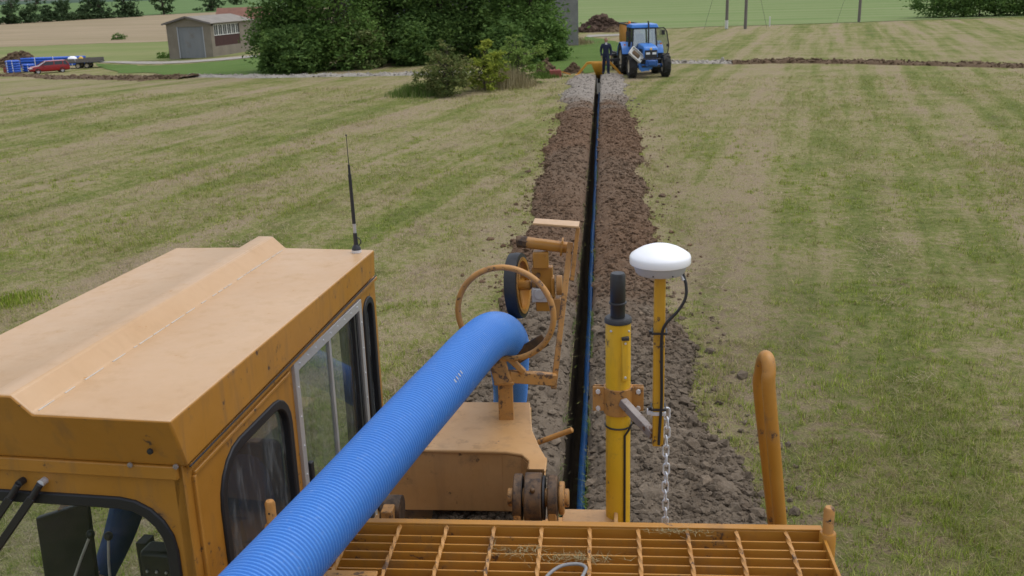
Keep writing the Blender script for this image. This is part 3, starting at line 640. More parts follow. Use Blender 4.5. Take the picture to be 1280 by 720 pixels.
for k in range(6):
    y0 = .75+k*1.0; m = MB()
    for z in (2.42, 3.58): m.box((-.08, y0+.5, z), (.1, 1.0, .08))
    for y in (y0+.04, y0+.96): m.box((-.08, y, 3.0), (.1, .08, 1.08))
    m.box((-.08, y0+.5, 3.0), (.07, .05, 1.08)); wdw = obj('window', m, M['whitewood'], barn); obj('pane', MB().box((-.11, y0+.5, 3.0), (.02, .84, 1.08)), M['dark_room'], wdw)
dr = obj('roller_door', MB().box(((d0+d1)/2, .14, dh/2), (d1-d0, .06, dh)), M['door'], barn)
for q in (d0+.03, d1-.03): obj('door_jamb', MB().box((q, .03, dh/2), (.08, .1, dh)), M['greyplastic'], barn)
sl = math.hypot(W/2+.35, RG-EV+.09)
for s in (-1, 1):
    a = math.atan2(RG-EV, W/2); cx = -W/2+s*(W/4+.15); rot = Matrix.Rotation(s*a, 3, 'Y')
    obj('roof', MB().box((cx, Dp/2, (EV+RG)/2+.06), (sl, Dp+.8, .1), rot), M['sheet_roof'], barn)
m = MB(); m.bar((-W-.3, -.42, EV+.02), (-W/2, -.42, RG+.1), .04, .2); m.bar((-W/2, -.42, RG+.1), (.3, -.42, EV+.02), .04, .2); obj('barge_board', m, M['pole'], barn)
def gable_house(name, label, loc, rz, w, d, ev, rg, wall, roof, win=()):
    """x 0..w along the front, y 0..d, ridge along x"""
    o = thing(name, label, 'building', loc, rz); m = MB()
    m.box((w/2, .15, ev/2-.2), (w, .3, ev+.4)); m.box((w/2, d-.15, ev/2-.2), (w, .3, ev+.4))
    for x in (0, w-.3): m.prism([(.3, -.4), (d-.3, -.4), (d-.3, ev), (d/2, rg-.05), (.3, ev)], (x, 0, 0), Y_, Z_, X_, .3)
    obj('wall', m, wall, o); a = math.atan2(rg-ev, d/2); L = math.hypot(d/2+.3, rg-ev+.1)
    for s in (-1, 1): obj('roof', MB().box((w/2, d/2+s*(d/4+.12), (ev+rg)/2+.08), (w+.5, L, .12), Matrix.Rotation(-s*a, 3, 'X')), roof, o)
    for (x, z, ww, hh) in win:
        m = MB()
        for q in (-1, 1): m.box((x+q*ww/2, -.01, z), (.09, .1, hh+.09)); m.box((x, -.01, z+q*hh/2), (ww-.09, .1, .09))
        f = obj('window', m, M['whitewood'], o); obj('pane', MB().box((x, -.006, z), (ww-.1, .02, hh-.1)), M['dark_room'], f)
    return o
gr_ = G(723, 58)
gable_house('stone_house', 'grey stone house largely hidden behind the trees', (gr_[0]-10, gr_[1]+.4, 0), R_(2), 10, 7, 5.2, 8.2, M['stone'], M['slate'], [(7.6, 3.2, .9, 1.2), (4.2, 3.2, .9, 1.2), (4.2, 1.2, .9, 1.1)])
p = dirxy(420, 0, 70); gable_house('outbuilding', 'low outbuilding with a slate roof between the trees', (p[0], p[1], float(terr(p[0], p[1]))), R_(6), 7, 5, 2.6, 4.6, M['stone'], M['slate'])
p = dirxy(268, 0, 150); gable_house('tiled_shed', 'shed with a red tiled roof behind the block barn', (p[0], p[1], float(terr(p[0], p[1]))), R_(12), 7, 6, 3.6, 5.0, M['block'], M['tile_red'])

# ------------------------------------------------------------ heaps, poles
def heap(name, label, loc, w, d, h, mat, n, cs, seed, cat='heap'):
    o = thing(name, label, cat, loc); V = []; Fq = []; N = 26
    for j in range(N+1):
        for i in range(N+1):
            u, v = -1+2*i/N, -1+2*j/N; r = math.hypot(u, v); q = float(sm(1-r))*(.65+.7*fbm(u*2+seed, v*2, seed))
            V.append((u*w/2, v*d/2, h*q*1.15+(.12*h*(fbm(u*7, v*7, seed+4)-.5) if r < .95 else 0)-.03))
    for j in range(N):
        for i in range(N): a = j*(N+1)+i; Fq.append((a, a+1, a+N+2, a+N+1))
    obj('mound', mesh_np('mound', V, Fq, True), mat, o); r = np.random.default_rng(seed); A = np.array(V); A = A[A[:, 2] > .05*h]; P = A[r.integers(0, len(A), n)]+r.normal(0, cs*.7, (n, 3))*np.array([1, 1, .3])
    V2, F2 = clods(P, np.exp(r.normal(math.log(cs), .45, n)), seed); obj('lumps', mesh_np('lumps', V2, F2), mat, o, kind='stuff'); return o
M['manure'] = field_mat('dark_brown_manure', (.075, .05, .037), (.14, .095, .07), 1.)
heap('manure_heap', 'dark brown manure heap beyond the tractor', G(750, 39.5), 5.4, 4., 1.25, M['manure'], 700, .12, 5)
heap('sand_heap', 'low pale sandy heap beside the manure heap', G(768, 40), 2.6, 2., .5, M['earth'], 150, .06, 6)
heap('earth_heap', 'low brown earth heap behind the blue pipe coils', G(26, 83), 8., 4., 1.4, M['earth'], 400, .14, 8)
heap('earth_heap', 'small earth heap beside the rusty red implement', G(683, 93), 1.5, 1.2, .65, M['earth'], 220, .05, 9)
heap('earth_heap', 'small dark heap of turned soil left of the yellow trench filler', G(716, 91.5), 1.3, .8, .4, M['earth'], 160, .05, 10)
for i, (px, py, lb, wb) in enumerate([(908, 36.5, 'wooden pole with a white painted base at the field edge', 1), (931.5, 36.5, 'plain dark wooden pole beside the white-based pole', 0), (1073.5, 28, 'wooden pole standing alone at the edge of the green crop', 0)]):
    g = G(px, py); o = thing('utility_pole', lb, 'pole', g, 0, 'poles along the field edge')
    obj('post', MB().tube([(0, 0, -.3), (.02, 0, 4), (.03, 0, 8.2)], [.135, .12, .10], 12), M['pole'], o)
    obj('crossarm', MB().box((.03, -.14, 7.8), (1.6, .1, .12)), M['pole'], o)
    for q in (-.7, 0, .7): obj('insulator', MB().lathe([(.0, .0), (.05, .0), (.06, .06), (.03, .1), (.045, .14), (.0, .17)], (.03+q, -.14, 7.86), n=10), M['white'], o)
    if wb: obj('white_band', MB().cyl((0, 0, .05), (0, 0, .75), .142, .139, 12), M['whitewood'], o)
    obj('stay_wire', MB().tube([(.03, 0, 7.2), (-1.9 if i != 1 else 1.9, .4, -.05)], .012, 5), M['darkgrey'], o)
g = G(962, 33); o = obj('marker_post', MB().box((0, 0, .35), (.1, .1, .9)).box((0, 0, .83), (.1, .1, .06), None, (.3, .3)), M['whitewood'], label='short white marker post at the edge of the crop', cat='post'); o.location = g

# ------------------------------------------------------------ wheels
def wheel(parent, c, r, w, rim_r, mat_rim, lugs=0, axis=X_, n=36):
    """hub with its tyre and rim; axis across the vehicle"""
    c = Vector(c); ax = Vector(axis); hub = obj('wheel', MB().lathe([(0, -w*.42), (rim_r*.35, -w*.42), (rim_r*.38, w*.42), (0, w*.42)], c, ax, 16), mat_rim, parent)
    h = w/2; obj('rim', MB().lathe([(rim_r*.36, -h*.15), (rim_r*.8, -h*.3), (rim_r, -h*.75), (rim_r*1.03, -h*.8), (rim_r*1.03, h*.8), (rim_r, h*.75), (rim_r*.8, h*.3), (rim_r*.36, h*.15)], c, ax, n), mat_rim, hub)
    m = MB().lathe([(rim_r*1.02, -h*.85), (rim_r*1.12, -h), (r*.88, -h*1.02), (r*.97, -h*.85), (r, -h*.5), (r, h*.5), (r*.97, h*.85), (r*.88, h*1.02), (rim_r*1.12, h), (rim_r*1.02, h*.85)], c, ax, n)
    u = ax.orthogonal().normalized(); v = ax.cross(u)
    for k in range(lugs):
        a = 2*math.pi*k/lugs; s = 1 if k % 2 else -1
        p0 = c+(u*math.cos(a)+v*math.sin(a))*(r*1.015)+ax*s*h*.95; a2 = a+.16; p1 = c+(u*math.cos(a2)+v*math.sin(a2))*(r*1.02)+ax*s*h*.02
        m.bar(p0, p1, r*.055, r*.07, (u*math.cos(a)+v*math.sin(a)))
    obj('tyre', m, M['tyre'], hub); return hub

# ------------------------------------------------------------ tractor (local: +y forward, +x its own right)
f0 = G(811.5, 97); rz = R_(188.5); fw = np.array([-math.sin(rz), math.cos(rz)])
tb = (f0[0]-fw[0]*1.25, f0[1]-fw[1]*1.25, 0)
tr = thing('tractor', 'blue tractor with its cab door open, standing beside the trench', 'tractor', tb, rz); tr.scale = (.865,)*3
for s in (1, -1):
    wheel(tr, (s*.90, 1.25, .60), .60, .40, .34, M['rim'], 22); wheel(tr, (s*.90, -1.2, .82), .82, .46, .48, M['rim'], 26)
m = MB(); m.box((0, .2, .78), (.46, 2.9, .42)); m.box((0, -1.2, .85), (.7, .8, .6)); obj('chassis', m, M['darkgrey'], tr, bevel=.03)
m = MB(); m.cyl((-.72, 1.25, .6), (.72, 1.25, .6), .1); m.box((0, 1.25, .58), (.34, .34, .34)); obj('front_axle', m, M['trblue_d'], tr)
m = MB(); m.cyl((-.7, -1.2, .82), (.7, -1.2, .82), .13); obj('rear_axle', m, M['darkgrey'], tr)
prof = [(.12, 1.02), (1.85, 1.02), (1.87, 1.42), (1.74, 1.60), (1.4, 1.66), (.12, 1.72)]
hood = obj('bonnet', MB().prism(prof, (-.37, 0, 0), Y_, Z_, X_, .74), M['trblue'], tr, bevel=.07, seg=3)
obj('grille', MB().box((0, 1.872, 1.24), (.66, .03, .40)), M['black'], hood)
for s in (1, -1): obj('headlight', MB().box((s*.17, 1.895, 1.27), (.21, .03, .11)), M['lamp'], hood, bevel=.01)
obj('badge', MB().lathe([(0, 0), (.06, 0), (.06, .02), (0, .025)], (0, 1.855, 1.50), (0, 1, .35), 14), M['mast'], hood)
for q in range(5): obj('side_vent', MB().box((.372, .6+.2*q, 1.32), (.02, .12, .3)), M['black'], hood)
m = MB(); m.box((0, 2.0, .78), (.62, .26, .34)); m.box((0, 2.16, .80), (.40, .1, .24)); obj('front_weight', m, M['trblue_d'], tr, bevel=.03)
m = MB(); m.tube([(-.5, 1.7, .98), (-.5, 1.98, .98), (.5, 1.98, .98), (.5, 1.7, .98)], .035, 8); m.box((0, 1.85, .62), (.95, .12, .1)); obj('front_linkage', m, M['darkgrey'], tr)
# cab
cz0, cz1 = 1.25, 2.50; m = MB()
for s in (1, -1):
    m.bar((s*.66, .12, cz0), (s*.60, .0, cz1), .07, .07); m.bar((s*.76, -.62, cz0), (s*.70, -.62, cz1), .06, .07); m.bar((s*.74, -1.35, cz0+.1), (s*.68, -1.3, cz1), .07, .07)
    m.bar((s*.66, .12, cz0), (s*.74, -1.35, cz0+.1), .06, .08); m.bar((s*.6, 0, cz1-.03), (s*.68, -1.3, cz1-.03), .06, .06)
m.bar((-.66, .12, cz0), (.66, .12, cz0), .07, .08); m.bar((-.6, 0, cz1-.03), (.6, 0, cz1-.03), .07, .06); m.bar((-.74, -1.35, cz0+.1), (.74, -1.35, cz0+.1), .07, .08)
cabf = obj('cab_frame', m, M['black'], tr)
obj('cab_floor', MB().box((0, -.6, 1.12), (1.30, 1.35, .2)), M['darkgrey'], tr)
obj('cab_lower_panel', MB().box((0, .15, 1.33), (1.2, .03, .3)), M['trblue_d'], tr)
obj('cab_roof', MB().box((0, -.62, 2.60), (1.5, 1.62, .20), None, (.9, .9)), M['trblue'], tr, bevel=.05, seg=3)
for (nm, pts) in (('windscreen', [(-.62, .12, 1.30), (.62, .12, 1.30), (.57, .0, 2.44), (-.57, .0, 2.44)]), ('rear_window', [(-.7, -1.35, 1.4), (.7, -1.35, 1.4), (.65, -1.3, 2.44), (-.65, -1.3, 2.44)]), ('side_window', [(.68, .08, 1.3), (.76, -1.3, 1.4), (.70, -1.27, 2.44), (.62, -.02, 2.44)]), ('side_window', [(-.77, -.66, 1.32), (-.76, -1.3, 1.4), (-.70, -1.27, 2.44), (-.71, -.66, 2.44)])):
    obj(nm, MB().add([Vector(q) for q in pts]+[Vector(q)+Vector((.006, .006, 0)) for q in pts], [(0, 1, 2, 3), (7, 6, 5, 4), (0, 4, 5, 1), (1, 5, 6, 2), (2, 6, 7, 3), (3, 7, 4, 0)]), M['tractor_glass'], tr)
m = MB(); m.box((0, -.95, 1.45), (.5, .48, .14)); m.box((0, -1.18, 1.8), (.46, .12, .65)); obj('seat', m, M['darkgrey'], tr, bevel=.04)
sw = obj('steering_wheel', MB().tube([(math.cos(a)*.19, -.38+math.sin(a)*.15, 1.78+math.sin(a)*.11) for a in np.linspace(0, 6.28, 21)[:-1]], .018, 8, closed=True), M['black'], tr)
obj('steering_column', MB().cyl((0, -.1, 1.2), (0, -.37, 1.77), .04, .03, 10), M['black'], tr)
for s in (1, -1):   # rear mudguards
    arc = [(-1.2+math.cos(R_(a))*.92, .82+math.sin(R_(a))*.92) for a in range(20, 171, 15)]; inn = [(-1.2+(y+1.2)*.95, .82+(z-.82)*.95) for y, z in arc][::-1]
    obj('mudguard', MB().prism(arc+inn, (s*.66 if s > 0 else -1.14, 0, 0), Y_, Z_, X_, .48), M['trblue'], tr, bevel=.015)
    obj('mudguard_side', MB().prism([(-1.2+math.cos(R_(a))*.9, .82+math.sin(R_(a))*.9) for a in range(20, 171, 15)]+[(-.5, .95)], (s*.65-.01, 0, 0), Y_, Z_, X_, .02), M['trblue'], tr)
    obj('indicator', MB().box((s*1.0, -.42, 1.62), (.1, .06, .07)), M['beacon'], tr)
obj('exhaust', MB().tube([(-.16, .35, 1.6), (-.16, .35, 2.7), (-.14, .30, 2.86)], .045, 10), M['black'], tr)
obj('beacon', MB().lathe([(.0, 0), (.07, 0), (.075, .1), (.05, .16), (0, .17)], (.62, -1.1, 2.67), n=12), M['beacon'], tr)
m = MB(); m.tube([(.62, .0, 2.3), (.9, .1, 2.32)], .015, 6); m.box((.93, .1, 2.2), (.17, .06, .26)); obj('mirror', m, M['black'], tr)
# open door, hinged at the rear post on the side away from the trench
hx, hy = -.75, -.64; dv = Vector((-.97, -.24, 0)); m = MB()
loop = [(0, 1.35), (.28, 1.02), (.72, .98), (.80, 1.5), (.66, 2.25), (.48, 2.46), (0, 2.44)]
L3 = [Vector((hx, hy, 0))+dv*p[0]+Z_*p[1] for p in loop]
for a, b in zip(L3, L3[1:]+L3[:1]): m.bar(a, b, .045, .045, Vector((.24, -.97, 0)))
dr = obj('cab_door', m, M['black'], tr); obj('door_glass', MB().prism(loop, (hx, hy, 0), dv, Z_, Vector((.24, -.97, 0)), .008), M['tractor_glass'], dr)
m = MB(); m.box(Vector((hx, hy, 2.2))+dv*.42+Vector((0, .12, 0)), (.17, .07, .25)); m.bar(Vector((hx, hy, 2.2))+dv*.42, Vector((hx, hy, 2.2))+dv*.42+Vector((0, .12, 0)), .02, .02); obj('door_mirror', m, M['black'], dr)
obj('door_handle', MB().box(Vector((hx, hy, 1.5))+dv*.72+Vector((0, .03, 0)), (.1, .05, .14)), M['black'], dr)
# chute and pale tray on the trench side of the bonnet
m = MB(); m.bar((.62, 1.72, .95), (.52, 1.78, .42), .07, .12); m.bar((.52, 1.78, .42), (.1, 1.86, .50), .10, .16); m.bar((.1, 1.86, .50), (-.05, 1.86, .72), .1, .22); m.box((.28, 1.83, .55), (.42, .05, .34)); obj('chute', m, M['trblue'], tr)
rot = Matrix.Rotation(R_(-42), 3, 'Y') @ Matrix.Rotation(R_(-52), 3, 'X'); m = MB(); c = Vector((.78, 1.72, 1.20))
m.box(c, (.78, .5, .04), rot)
for q in (-1, 1): m.box(c+rot @ Vector((0, q*.25, .06)), (.78, .03, .12), rot); m.box(c+rot @ Vector((q*.39, 0, .06)), (.03, .5, .12), rot)
ty = obj('tray', m, M['whitewood'], tr); m = MB(); m.box(c+rot @ Vector((0.02, -.03, .06)), (.5, .3, .08), rot, (.6, .6)); obj('tray_soil', m, M['earth'], ty, bevel=.03)
m = MB(); m.bar((.68, 1.6, .9), (.80, 1.7, 1.15), .05, .05); obj('tray_bracket', m, M['trblue_d'], tr)
for q in range(3): obj('step', MB().box((.80, -.2, .5+.25*q), (.3, .3, .03)), M['darkgrey'], tr)

# ------------------------------------------------------------ gravel trailer behind the tractor
fv = Vector((fw[0], fw[1], 0)); gl = Vector(tb)-fv*4.0+Vector((.02, 0, 0)); tl = thing('gravel_trailer', 'orange gravel hopper trailer behind the blue tractor', 'trailer', (gl.x, gl.y, 0), rz); tl.scale = (.80,)*3
m = MB(); w1, l1 = .42, 1.4
V = [(-w1, -l1, 2.75), (w1, -l1, 2.75), (w1, l1, 2.75), (-w1, l1, 2.75), (-w1, -l1, 1.75), (w1, -l1, 1.75), (w1, l1, 1.75), (-w1, l1, 1.75), (-.35, -.9, 1.05), (.35, -.9, 1.05), (.35, .9, 1.05), (-.35, .9, 1.05)]
m.add(V, [(0, 1, 5, 4), (1, 2, 6, 5), (2, 3, 7, 6), (3, 0, 4, 7), (4, 5, 9, 8), (5, 6, 10, 9), (6, 7, 11, 10), (7, 4, 8, 11), (8, 9, 10, 11)])
hp_ = obj('hopper', m, M['orange'], tl); sdm = hp_.modifiers.new('wall', 'SOLIDIFY'); sdm.thickness = .03
m = MB()
for a, b in (((-w1, -l1), (w1, -l1)), ((w1, -l1), (w1, l1)), ((w1, l1), (-w1, l1)), ((-w1, l1), (-w1, -l1))): m.bar((a[0]*1.02, a[1]*1.02, 2.77), (b[0]*1.02, b[1]*1.02, 2.77), .08, .08)
obj('rim_rail', m, M['darkgrey'], hp_)
m = MB(); m.box((0, 0, .92), (1.1, 3.0, .16)); m.bar((0, 1.5, .9), (0, 2.7, .62), .14, .14); m.cyl((-.8, 0, .55), (.8, 0, .55), .07); m.bar((.95, -1.4, 1.0), (.95, 1.4, 1.0), .1, .18); obj('frame', m, M['darkgrey'], tl)
for s in (1, -1): wheel(tl, (s*.9, 0, .55), .55, .4, .3, M['rim'], 0)
m = MB(); m.box((1.35, .6, .95), (.9, .5, .12)); m.bar((.5, .6, .95), (1.8, .6, .95), .1, .1); obj('side_conveyor', m, M['darkgrey'], tl)

# ------------------------------------------------------------ trench filler straddling the trench
gf = G(748.5, 93.5); ft = thing('trench_filler', 'yellow gravel funnel on bent arms straddling the trench', 'implement', (gf[0], gf[1], -.04))
m = MB(); V = [(-.34, -.3, .66), (.34, -.3, .66), (.34, .3, .66), (-.34, .3, .66), (-.34, -.3, .56), (.34, -.3, .56), (.34, .3, .56), (-.34, .3, .56), (-.09, -.1, -.12), (.09, -.1, -.12), (.09, .1, -.12), (-.09, .1, -.12)]
m.add(V, [(0, 1, 5, 4), (1, 2, 6, 5), (2, 3, 7, 6), (3, 0, 4, 7), (4, 5, 9, 8), (5, 6, 10, 9), (6, 7, 11, 10), (7, 4, 8, 11)])
fn_ = obj('funnel', m, M['farm_yellow'], ft); sdm = fn_.modifiers.new('wall', 'SOLIDIFY'); sdm.thickness = .02
for s, e in ((-1, -1.02), (1, 1.05)):
    m = MB(); m.bar((s*.3, 0, .62), (s*.55, 0, .60), .1, .12); m.bar((s*.53, 0, .62), (e, 0, .06), .1, .11); m.box((e, 0, .04), (.22, .3, .08)); obj('arm', m, M['farm_yellow'], ft, bevel=.01)
m = MB(); m.bar((.3, .15, .70), (1.35, .35, .72), .1, .12); m.bar((.3, -.12, .5), (1.2, .3, .45), .06, .06); obj('drawbar', m, M['darkgrey'], ft)
obj('spout', MB().box((0, 0, -.22), (.12, .16, .24)), M['darkgrey'], ft)

# ------------------------------------------------------------ people
def human(name, label, loc, rz, J, E, hands, zones, mats, extra=None, hair=None, levels=2):
    """one continuous body mesh; hands: list of (wrist, direction, side) given five fingers each"""
    me = skin_body(name, J, E, levels); bm = bmesh.new(); bm.from_mesh(me)
    for (w_, dr, sd_) in hands:
        w_ = Vector(w_); dr = Vector(dr).normalized(); sd_ = Vector(sd_).normalized(); nn = dr.cross(sd_); mb = MB()
        for k, (o_, L) in enumerate(((-.03, .07), (-.01, .08), (.01, .077), (.03, .062))):
            a = w_+dr*.07+sd_*o_; mb.tube([a, a+dr*L*.5+nn*.006, a+dr*L*.85+nn*.03], [.0095, .009, .007], 7)
        a = w_+dr*.02-sd_*.03; mb.tube([a, a+dr*.035-sd_*.02+nn*.012, a+dr*.065-sd_*.022+nn*.03], [.011, .010, .008], 7)
        t_ = mb.mesh('fingers'); bm.from_mesh(t_); bpy.data.meshes.remove(t_)
    for f in bm.faces: f.smooth = True; f.material_index = zones(f.calc_center_median(), f.normal)
    bm.to_mesh(me); bm.free(); o = obj(name, me, mats, label=label, cat='person'); o.location = loc; o.rotation_euler = (0, 0, rz)
    if hair: obj('hair', hair, M['hair'], o)
    return o
# the man walking beside the trench: facing -y, looking down
J = {'pelvis': ((0, 0, .93), (.15, .115)), 'waist': ((0, -.01, 1.08), (.145, .11)), 'chest': ((0, -.015, 1.27), (.17, .12)), 'neck0': ((0, -.02, 1.44), (.085, .075)), 'neck': ((0, -.045, 1.50), (.055, .055)), 'head': ((0, -.085, 1.60), (.088, .10)), 'crown': ((0, -.075, 1.70), (.075, .085))}
E_ = [('pelvis', 'waist'), ('waist', 'chest'), ('chest', 'neck0'), ('neck0', 'neck'), ('neck', 'head'), ('head', 'crown')]
for s, n_, yk, ya in ((1, 'l', -.10, .02), (-1, 'r', .10, -.02)):
    J.update({n_+'hip': ((s*.09, 0, .86), (.115, .115)), n_+'knee': ((s*.095, yk-.04, .49), (.088, .088)), n_+'ankle': ((s*.095, yk*1.6+.05, .10), (.070, .070)), n_+'toe': ((s*.14, yk*1.6-.12, .05), (.045, .035)),
              n_+'sh': ((s*.175, -.01, 1.39), (.085, .085)), n_+'elb': ((s*.235, .03, 1.13), (.064, .064)), n_+'wri': ((s*.215, -.06-ya, .89), (.038, .038)), n_+'hand': ((s*.21, -.09-ya, .81), (.036, .024))})
    E_ += [('pelvis', n_+'hip'), (n_+'hip', n_+'knee'), (n_+'knee', n_+'ankle'), (n_+'ankle', n_+'toe'), ('chest', n_+'sh'), (n_+'sh', n_+'elb'), (n_+'elb', n_+'wri'), (n_+'wri', n_+'hand')]
def zone(c, n):
    if c.z < .085: return 3
    if abs(c.x) > .165 and c.z < .88: return 1
    if c.z > 1.66 or (c.z > 1.52 and c.y > -.075): return 2
    if c.z > 1.49: return 1
    if c.z > 1.36 and abs(c.x) < .015+(c.z-1.36)*.28 and c.y < -.06: return 4
    return 0
man_z = .09; gp = at_z(757.5, 93.5, man_z)
man = human('person', 'man in navy overalls looking down beside the far end of the trench', (gp[0], gp[1], man_z), R_(6), J, E_, [((.21, -.075, .85), (0, -.2, -1), (0, 1, 0)), ((-.21, -.055, .85), (0, -.2, -1), (0, -1, 0))], zone, [M['navy'], M['skin'], M['hair'], M['boot'], M['shirt']])
m = MB()
for s in (1, -1): m.lathe([(0, 0), (.011, .002), (.008, .009), (0, .012)], (s*.032, -.172, 1.61), (0, -1, -.2), 8)
obj('eyes', m, M['black'], man); obj('nose', MB().box((0, -.180, 1.575), (.026, .03, .045), None, (.5, .4)), M['skin'], man, bevel=.006)
obj('mouth', MB().box((0, -.168, 1.535), (.045, .008, .008)), M['redrust'], man)
for s in (1, -1): obj('ear', MB().box((s*.083, -.07, 1.59), (.014, .03, .055)), M['skin'], man, bevel=.005)

# ------------------------------------------------------------ rusty implement by the trench
g = G(694, 96.5); im = thing('implement', 'rusty red implement lying in the long grass', 'implement', g, R_(8))
obj('body', MB().box((0, 0, .2), (.62, .4, .28), None, (.85, .8)), M['redrust'], im, bevel=.02)
m = MB()
for q in (-.2, 0, .2): m.bar((q, -.25, .02), (q, .25, .36), .05, .04)
obj('rail', m, M['redrust'], im); obj('drawbar', MB().bar((.3, 0, .25), (.75, .1, .1), .06, .06), M['orange'], im)

# ------------------------------------------------------------ red car, flat trailer and blue pipe
def car(loc, rz):
    o = thing('estate_car', 'red estate car parked beside the flatbed trailer', 'car', loc, rz)   # +x forward
    st = [(-2.32, .42, .86, .62), (-2.25, .30, .96, .80), (-1.6, .24, .98, .88), (-.4, .22, .97, .90), (.7, .22, .95, .90), (1.1, .24, .92, .89), (1.85, .26, .82, .86), (2.2, .30, .70, .74), (2.32, .36, .58, .60)]
    V = []; Fq = []
    for (x, z0, z1, w) in st:
        for (yy, zz) in ((-.8*w, z0), (-w, z0+.12), (-w, (z0+z1)/2), (-w*.93, z1), (w*.93, z1), (w, (z0+z1)/2), (w, z0+.12), (.8*w, z0)): V.append((x, yy, zz))
    for i in range(len(st)-1):
        for k in range(8): a = i*8+k; b = i*8+(k+1) % 8; Fq.append((a, b, b+8, a+8))
    Fq += [list(range(8)), list(range((len(st)-1)*8, len(st)*8))]
    bd = obj('body', MB().add(V, Fq, True), M['red'], o, bevel=.03)
    gs = [(-2.2, .95, .80), (-1.95, 1.36, .64), (-1.2, 1.46, .66), (-.1, 1.48, .66), (.35, 1.40, .66), (1.15, .93, .78)]
    V = [(-2.15, -.82, .93), (-1.9, -.63, 1.40), (.3, -.63, 1.42), (1.2, -.80, .90)]; V += [(x, -y, z) for x, y, z in V]
    obj('window_glass', MB().add(V, [(0, 1, 2, 3), (7, 6, 5, 4), (1, 5, 6, 2), (2, 6, 7, 3), (0, 4, 5, 1), (3, 7, 4, 0)]), M['car_glass'], o)
    m = MB(); m.box((-.8, 0, 1.43), (2.3, 1.3, .07), None, (.93, .9))
    for s in (1, -1):
        m.bar((.32, s*.64, 1.42), (1.2, s*.815, .91), .07, .06); m.bar((-.55, s*.655, 1.41), (-.5, s*.835, .93), .09, .04); m.bar((-1.6, s*.65, 1.41), (-1.5, s*.83, .93), .10, .04); m.bar((-1.95, s*.63, 1.40), (-2.2, s*.80, .92), .12, .06)
    obj('roof', m, M['red'], bd, bevel=.02)
    for s in (1, -1):
        obj('headlight', MB().box((2.10, s*.60, .66), (.30, .34, .12), Matrix.Rotation(-s*.5, 3, 'Z')), M['lamp'], o, bevel=.03)
        obj('mirror', MB().box((.75, s*.98, .98), (.12, .2, .13)), M['red'], o, bevel=.03)
        obj('tail_light', MB().box((-2.27, s*.66, .80), (.1, .22, .22)), M['redrust'], o, bevel=.02)
        for x in (1.42, -1.36): wheel(o, (x, s*.80, .32), .32, .21, .20, M['alu'], 0, Y_)
    obj('number_plate', MB().box((2.335, 0, .45), (.02, .52, .11)), M['white'], o); obj('grille', MB().box((2.29, 0, .57), (.1, .75, .09)), M['black'], o); return o
gc = G(62, 91.0); car(gc, R_(220)).scale = (.82,)*3
gt = G(106, 85.0); ft_ = thing('flatbed_trailer', 'dark flatbed trailer with low side boards behind the red car', 'trailer', gt, R_(14))
obj('deck', MB().box((0, 0, .62), (3.8, 1.9, .1)), M['darkgrey'], ft_)
for s in (1, -1):
    for q in range(3): obj('side_board', MB().box((-1.26+q*1.26, s*.93, .86), (1.22, .04, .36)), M['pole'], ft_)
    for x in (-.45, .45): wheel(ft_, (x, s*.78, .3), .3, .2, .17, M['rim'], 0, Y_)
m = MB(); m.bar((-1.9, 0, .55), (-2.9, 0, .42), .1, .1); m.cyl((-2.7, 0, 0), (-2.7, 0, .5), .03); obj('drawbar', m, M['darkgrey'], ft_)
zt = gt[2]+.67
def sack(px, name, lab, mat, dx, w, h):
    m = MB(); p = [(0, 0)] ; m.lathe([(0, 0), (w*.5, .02), (w*.56, h*.35), (w*.45, h*.8), (w*.2, h), (0, h*.97)], (0, 0, 0), n=14); o = obj(name, m, mat, label=lab, cat='sack'); o.location = (gt[0]+dx*math.cos(R_(14)), gt[1]+dx*math.sin(R_(14)), zt); return o
sack(0, 'sack', 'large white sack on the flatbed trailer', M['white'], -1.1, .95, .6); sack(0, 'sack', 'small yellow sack beside the white sack on the trailer', M['mast'], -.25, .45, .55)
def coils(px, py, n, r, lab, group='blue pipe stacked by the red car'):
    g = G(px, py); o = thing('pipe_coil_stack', lab, 'pipe coil', g, 0, group); h = .24
    obj('pallet', MB().box((0, 0, .06), (r*1.7, r*1.7, .12)), M['pole'], o)
    for k in range(n):
        for q in range(2): obj('coil', MB().tube([(math.cos(a)*r*(.93-.22*q), math.sin(a)*r*(.93-.22*q), .24+k*h) for a in np.linspace(0, 6.283, 25)[:-1]], .12, 8, closed=True), M['pipeblue_far'], o)
    for s in (1, -1):
        for q in (-1, 1): obj('strap', MB().box((q*r*.45, s*(r*.97), .12+n*h/2), (.08, .03, n*h)), M['white'], o)
coils(18, 92, 5, .62, 'tall stack of blue pipe coils with pale straps'); coils(36.5, 90.5, 3, .55, 'short stack of blue pipe coils next to the red car bonnet')
gq = G(70, 82.5); bn = thing('pipe_bundle', 'long bundle of straight blue pipes behind the red car', 'pipe bundle', gq, R_(8), 'blue pipe stacked by the red car')
for r in range(4):
    for q in range(4): obj('pipe', MB().tube([(-3.6, -.4+q*.27+.06*(r % 2), .14+r*.24), (3.2, -.4+q*.27+.06*(r % 2), .14+r*.24)], .125, 10), M['pipeblue_far'], bn)
for x in (-2, 0, 2): obj('strap', MB().box((x, -.54, .54), (.06, .02, 1.05)), M['white'], bn)
g = G(8, 91); o = thing('fuel_can', 'small red can standing by the blue pipe coils', 'can', g); obj('can_body', MB().box((0, 0, .25), (.45, .3, .5)), M['redrust'], o, bevel=.05); obj('can_handle', MB().tube([(-.12, 0, .5), (-.1, 0, .6), (.1, 0, .6), (.12, 0, .5)], .02, 8), M['redrust'], o)

